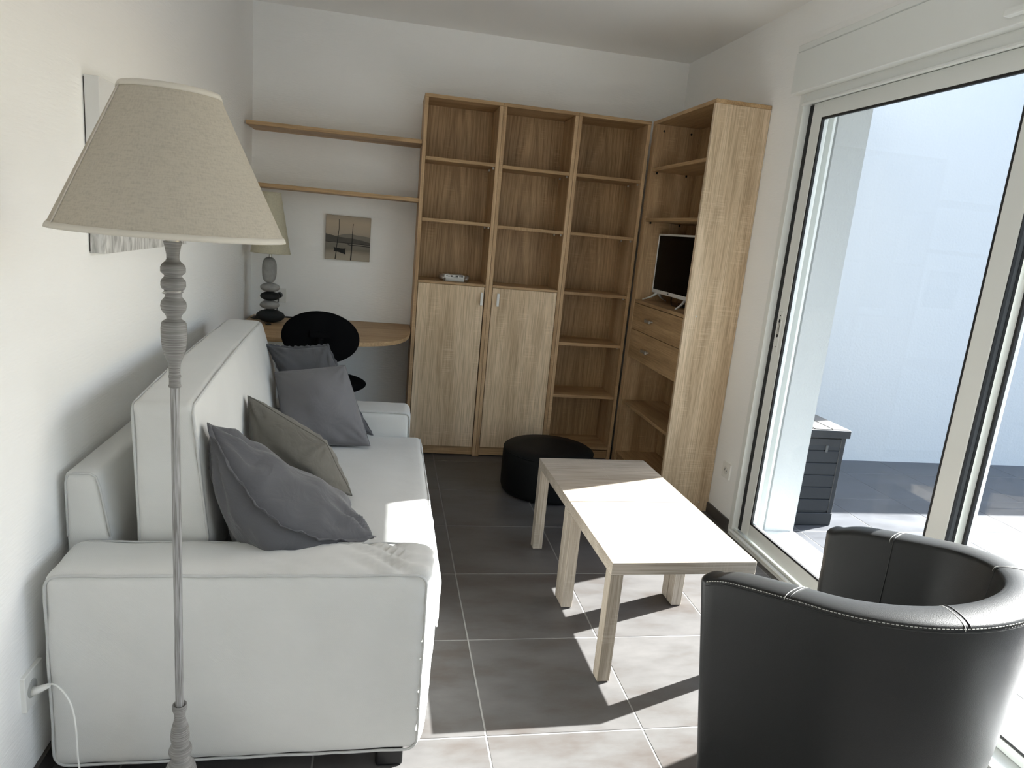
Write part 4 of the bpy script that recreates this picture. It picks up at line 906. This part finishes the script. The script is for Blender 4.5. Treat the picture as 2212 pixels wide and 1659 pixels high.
# ------------------------------------------------------------------ tub armchair
AC = Vector((1.975, -3.035, 0)); f = Vector((-0.46, 0.888, 0)).normalized(); rgt = Vector((f.y, -f.x, 0))
arm = thing('tub_armchair', AC, 'charcoal leatherette tub armchair in front of the glass door, seen from behind', 'armchair')
HW, FV, SV, BD = 0.292, 0.235, -0.02, 0.262       # half width, front, where the curve starts, depth of the curve
def plan(s):
    """s in -1..1 from the near-left arm tip around the back to the far-right tip: point and outward normal in (u,v)"""
    La = FV - SV; Lc = PI * 0.5 * (HW + BD) * 0.98; tot = 2 * La + Lc; d = (s + 1) / 2 * tot
    if d < La: return (-HW, FV - d), (-1, 0)
    if d > La + Lc: return (HW, SV + (d - La - Lc)), (1, 0)
    th = PI * (d - La) / Lc
    u, v_ = -HW * math.cos(th), SV - BD * math.sin(th)
    n = Vector((-math.cos(th) / HW, -math.sin(th) / BD)).normalized()
    return (u, v_), (n.x, n.y)
def rim(s):
    a = abs(s); return 0.645 + 0.110 * (1 - min(1, a) ** 1.6)
def shell_profile(s, k=1.0, adv=0.0):
    (u, v_), (nu, nv) = plan(max(-1, min(1, s))); v_ += adv
    H = rim(s) - 0.012 * max(0.0, (abs(s) - 0.90) / 0.10) ** 2 - 0.034 * (1 - k) ** 1.5; th = 0.084 * k; pts = []
    out_bot = 0.030 * (1 - 0.0)
    for d, z in ((0.5, 0.05), (0.5, 0.16), (0.5, 0.30), (0.5, 0.44), (0.5, H - 0.16), (0.5, H - 0.09)):
        tap = -0.052 * (1 - z / H); pts.append((th * d + tap, z))
    for i in range(11):
        a = PI * i / 10; rz = 0.017 * (0.35 + 0.65 * k)
        pts.append((th * 0.5 * math.cos(a) * (1.0 + 0.10 * math.sin(a)), H - rz + rz * math.sin(a) ** 0.8))
    for z in (H - 0.10, 0.48, 0.36, 0.20, 0.05): pts.append((-th * 0.5 - 0.006 * k * (z < H - 0.1) - 0.052 * (1 - z / H), z))
    lean = 0.055 * max(0.0, (min(1, abs(s)) - 0.55) / 0.45)
    return [AC + rgt * (u + nu * d) + f * (v_ + nv * d - lean * (1 - z / H)) + Vector((0, 0, z)) for d, z in pts]
secs = []
for i in range(5): secs.append(shell_profile(-1, max(0.12, math.sin(PI / 2 * (i + 0.35) / 5.35)), 0.030 * math.cos(PI / 2 * (i + 0.35) / 5.35)))
for i in range(61): secs.append(shell_profile(-1 + 2 * i / 60))
for i in range(4, -1, -1): secs.append(shell_profile(1, max(0.12, math.sin(PI / 2 * (i + 0.35) / 5.35)), 0.030 * math.cos(PI / 2 * (i + 0.35) / 5.35)))
bm = bmesh.new(); VV = [[bm.verts.new(p) for p in s] for s in secs]
m_ = len(VV[0])
for a, b_ in zip(VV, VV[1:]):
    for k in range(m_): bm.faces.new((a[k], a[(k + 1) % m_], b_[(k + 1) % m_], b_[k]))
bm.faces.new(VV[0]); bm.faces.new(VV[-1][::-1])
shell = fin('shell', bm, M_leather, arm, AC, smooth=True, angle=75)
# seams over the rim and down the inside, stitching along the outer edge of the rim
for s in (-0.70, -0.26, 0.29, 0.76):
    for ds, mt, rr, nm in ((0.0, M_black, 0.0016, 'seam'), (-0.014 if s < 0 else 0.014, M_thread, 0.0007, 'stitching')):
        pr = shell_profile(s + ds); bm = bmesh.new(); tube(bm, catmull(pr[7:-1] if nm == 'seam' else pr[6:17], 4), rr, 5); fin(nm, bm, mt, shell, AC, smooth=True)
bm = bmesh.new()
N_ = 200
for i in range(N_):
    s = -1 + 2 * (i + 0.2) / N_; s2 = -1 + 2 * (i + 0.82) / N_
    p, q = [Vector(shell_profile(t)[7]) for t in (s, s2)]
    tube(bm, [p, q], 0.0009, 4)
fin('rim_stitching', bm, M_thread, shell, AC)['kind'] = 'stuff'
bm = bmesh.new(); tube(bm, [Vector(shell_profile(-1 + 2 * i / 80)[6]) for i in range(81)], 0.0022, 6); fin('rim_seam', bm, M_leather, shell, AC, smooth=True)
def tub_outline(inset, n=28):
    pts = []
    for i in range(n + 1):
        (u, v_), (nu, nv) = plan(-1 + 2 * i / n); pts.append((u - nu * inset, v_ - nv * inset))
    return pts
def tub_prism(inset, fv, z0, z1, bev):
    pts = [((AC + rgt * u + f * v_).x, (AC + rgt * u + f * v_).y) for u, v_ in [(tub_outline(inset)[0][0], fv)] + tub_outline(inset)[1:-1] + [(tub_outline(inset)[-1][0], fv)]]
    bm = bmesh.new(); prism(bm, pts, 'z', z0, z1)
    if bev: bmesh.ops.bevel(bm, geom=[e for e in bm.edges if abs(e.verts[0].co.z - e.verts[1].co.z) < 1e-4], offset=bev, segments=4, affect='EDGES')
    return bm
fin('seat_cushion', tub_prism(0.078, 0.225, 0.30, 0.43, 0.03), M_leather, arm, AC, smooth=True, angle=50)
fin('base', tub_prism(0.120, 0.14, 0.07, 0.298, 0.0), M_leather, arm, AC)
for u, v_ in ((-0.24, 0.14), (0.24, 0.14), (-0.17, -0.18), (0.17, -0.18)):
    p = AC + rgt * u + f * v_; bm = bmesh.new(); lathe(bm, [(0.016, 0.0), (0.022, 0.052)], (p.x, p.y), 14); fin('foot', bm, M_black, arm, AC)

# ------------------------------------------------------------------ deck box on the terrace
bo = (3.08, -0.95, 0)
dbx = thing('deck_box', bo, 'graphite resin deck box with grey lid outside on the terrace', 'box')
dx0, dx1, dy0, dy1 = 2.915, 3.215, -1.242, -0.62
Pd = lambda n, bm, m, par=dbx: fin(n, bm, m, par, bo)
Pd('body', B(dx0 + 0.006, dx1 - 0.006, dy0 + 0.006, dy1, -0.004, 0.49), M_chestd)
for k in range(6):
    z0 = 0.078 + k * 0.068
    Pd('board', B(dx0 + 0.004, dx1 - 0.026, dy0, dy0 + 0.008, z0, z0 + 0.064, bev=0.002), M_chestd)
Pd('plinth', B(dx0, dx1 + 0.004, dy0 - 0.004, dy1, -0.004, 0.066, bev=0.003), M_chestd)
Pd('corner_post', B(dx1 - 0.026, dx1 + 0.001, dy0 - 0.002, dy0 + 0.024, 0.066, 0.488, bev=0.003), M_chestd)
Pd('latch', B(3.105, 3.118, dy0 - 0.006, dy0 + 0.002, 0.408, 0.446, bev=0.002), M_brush)
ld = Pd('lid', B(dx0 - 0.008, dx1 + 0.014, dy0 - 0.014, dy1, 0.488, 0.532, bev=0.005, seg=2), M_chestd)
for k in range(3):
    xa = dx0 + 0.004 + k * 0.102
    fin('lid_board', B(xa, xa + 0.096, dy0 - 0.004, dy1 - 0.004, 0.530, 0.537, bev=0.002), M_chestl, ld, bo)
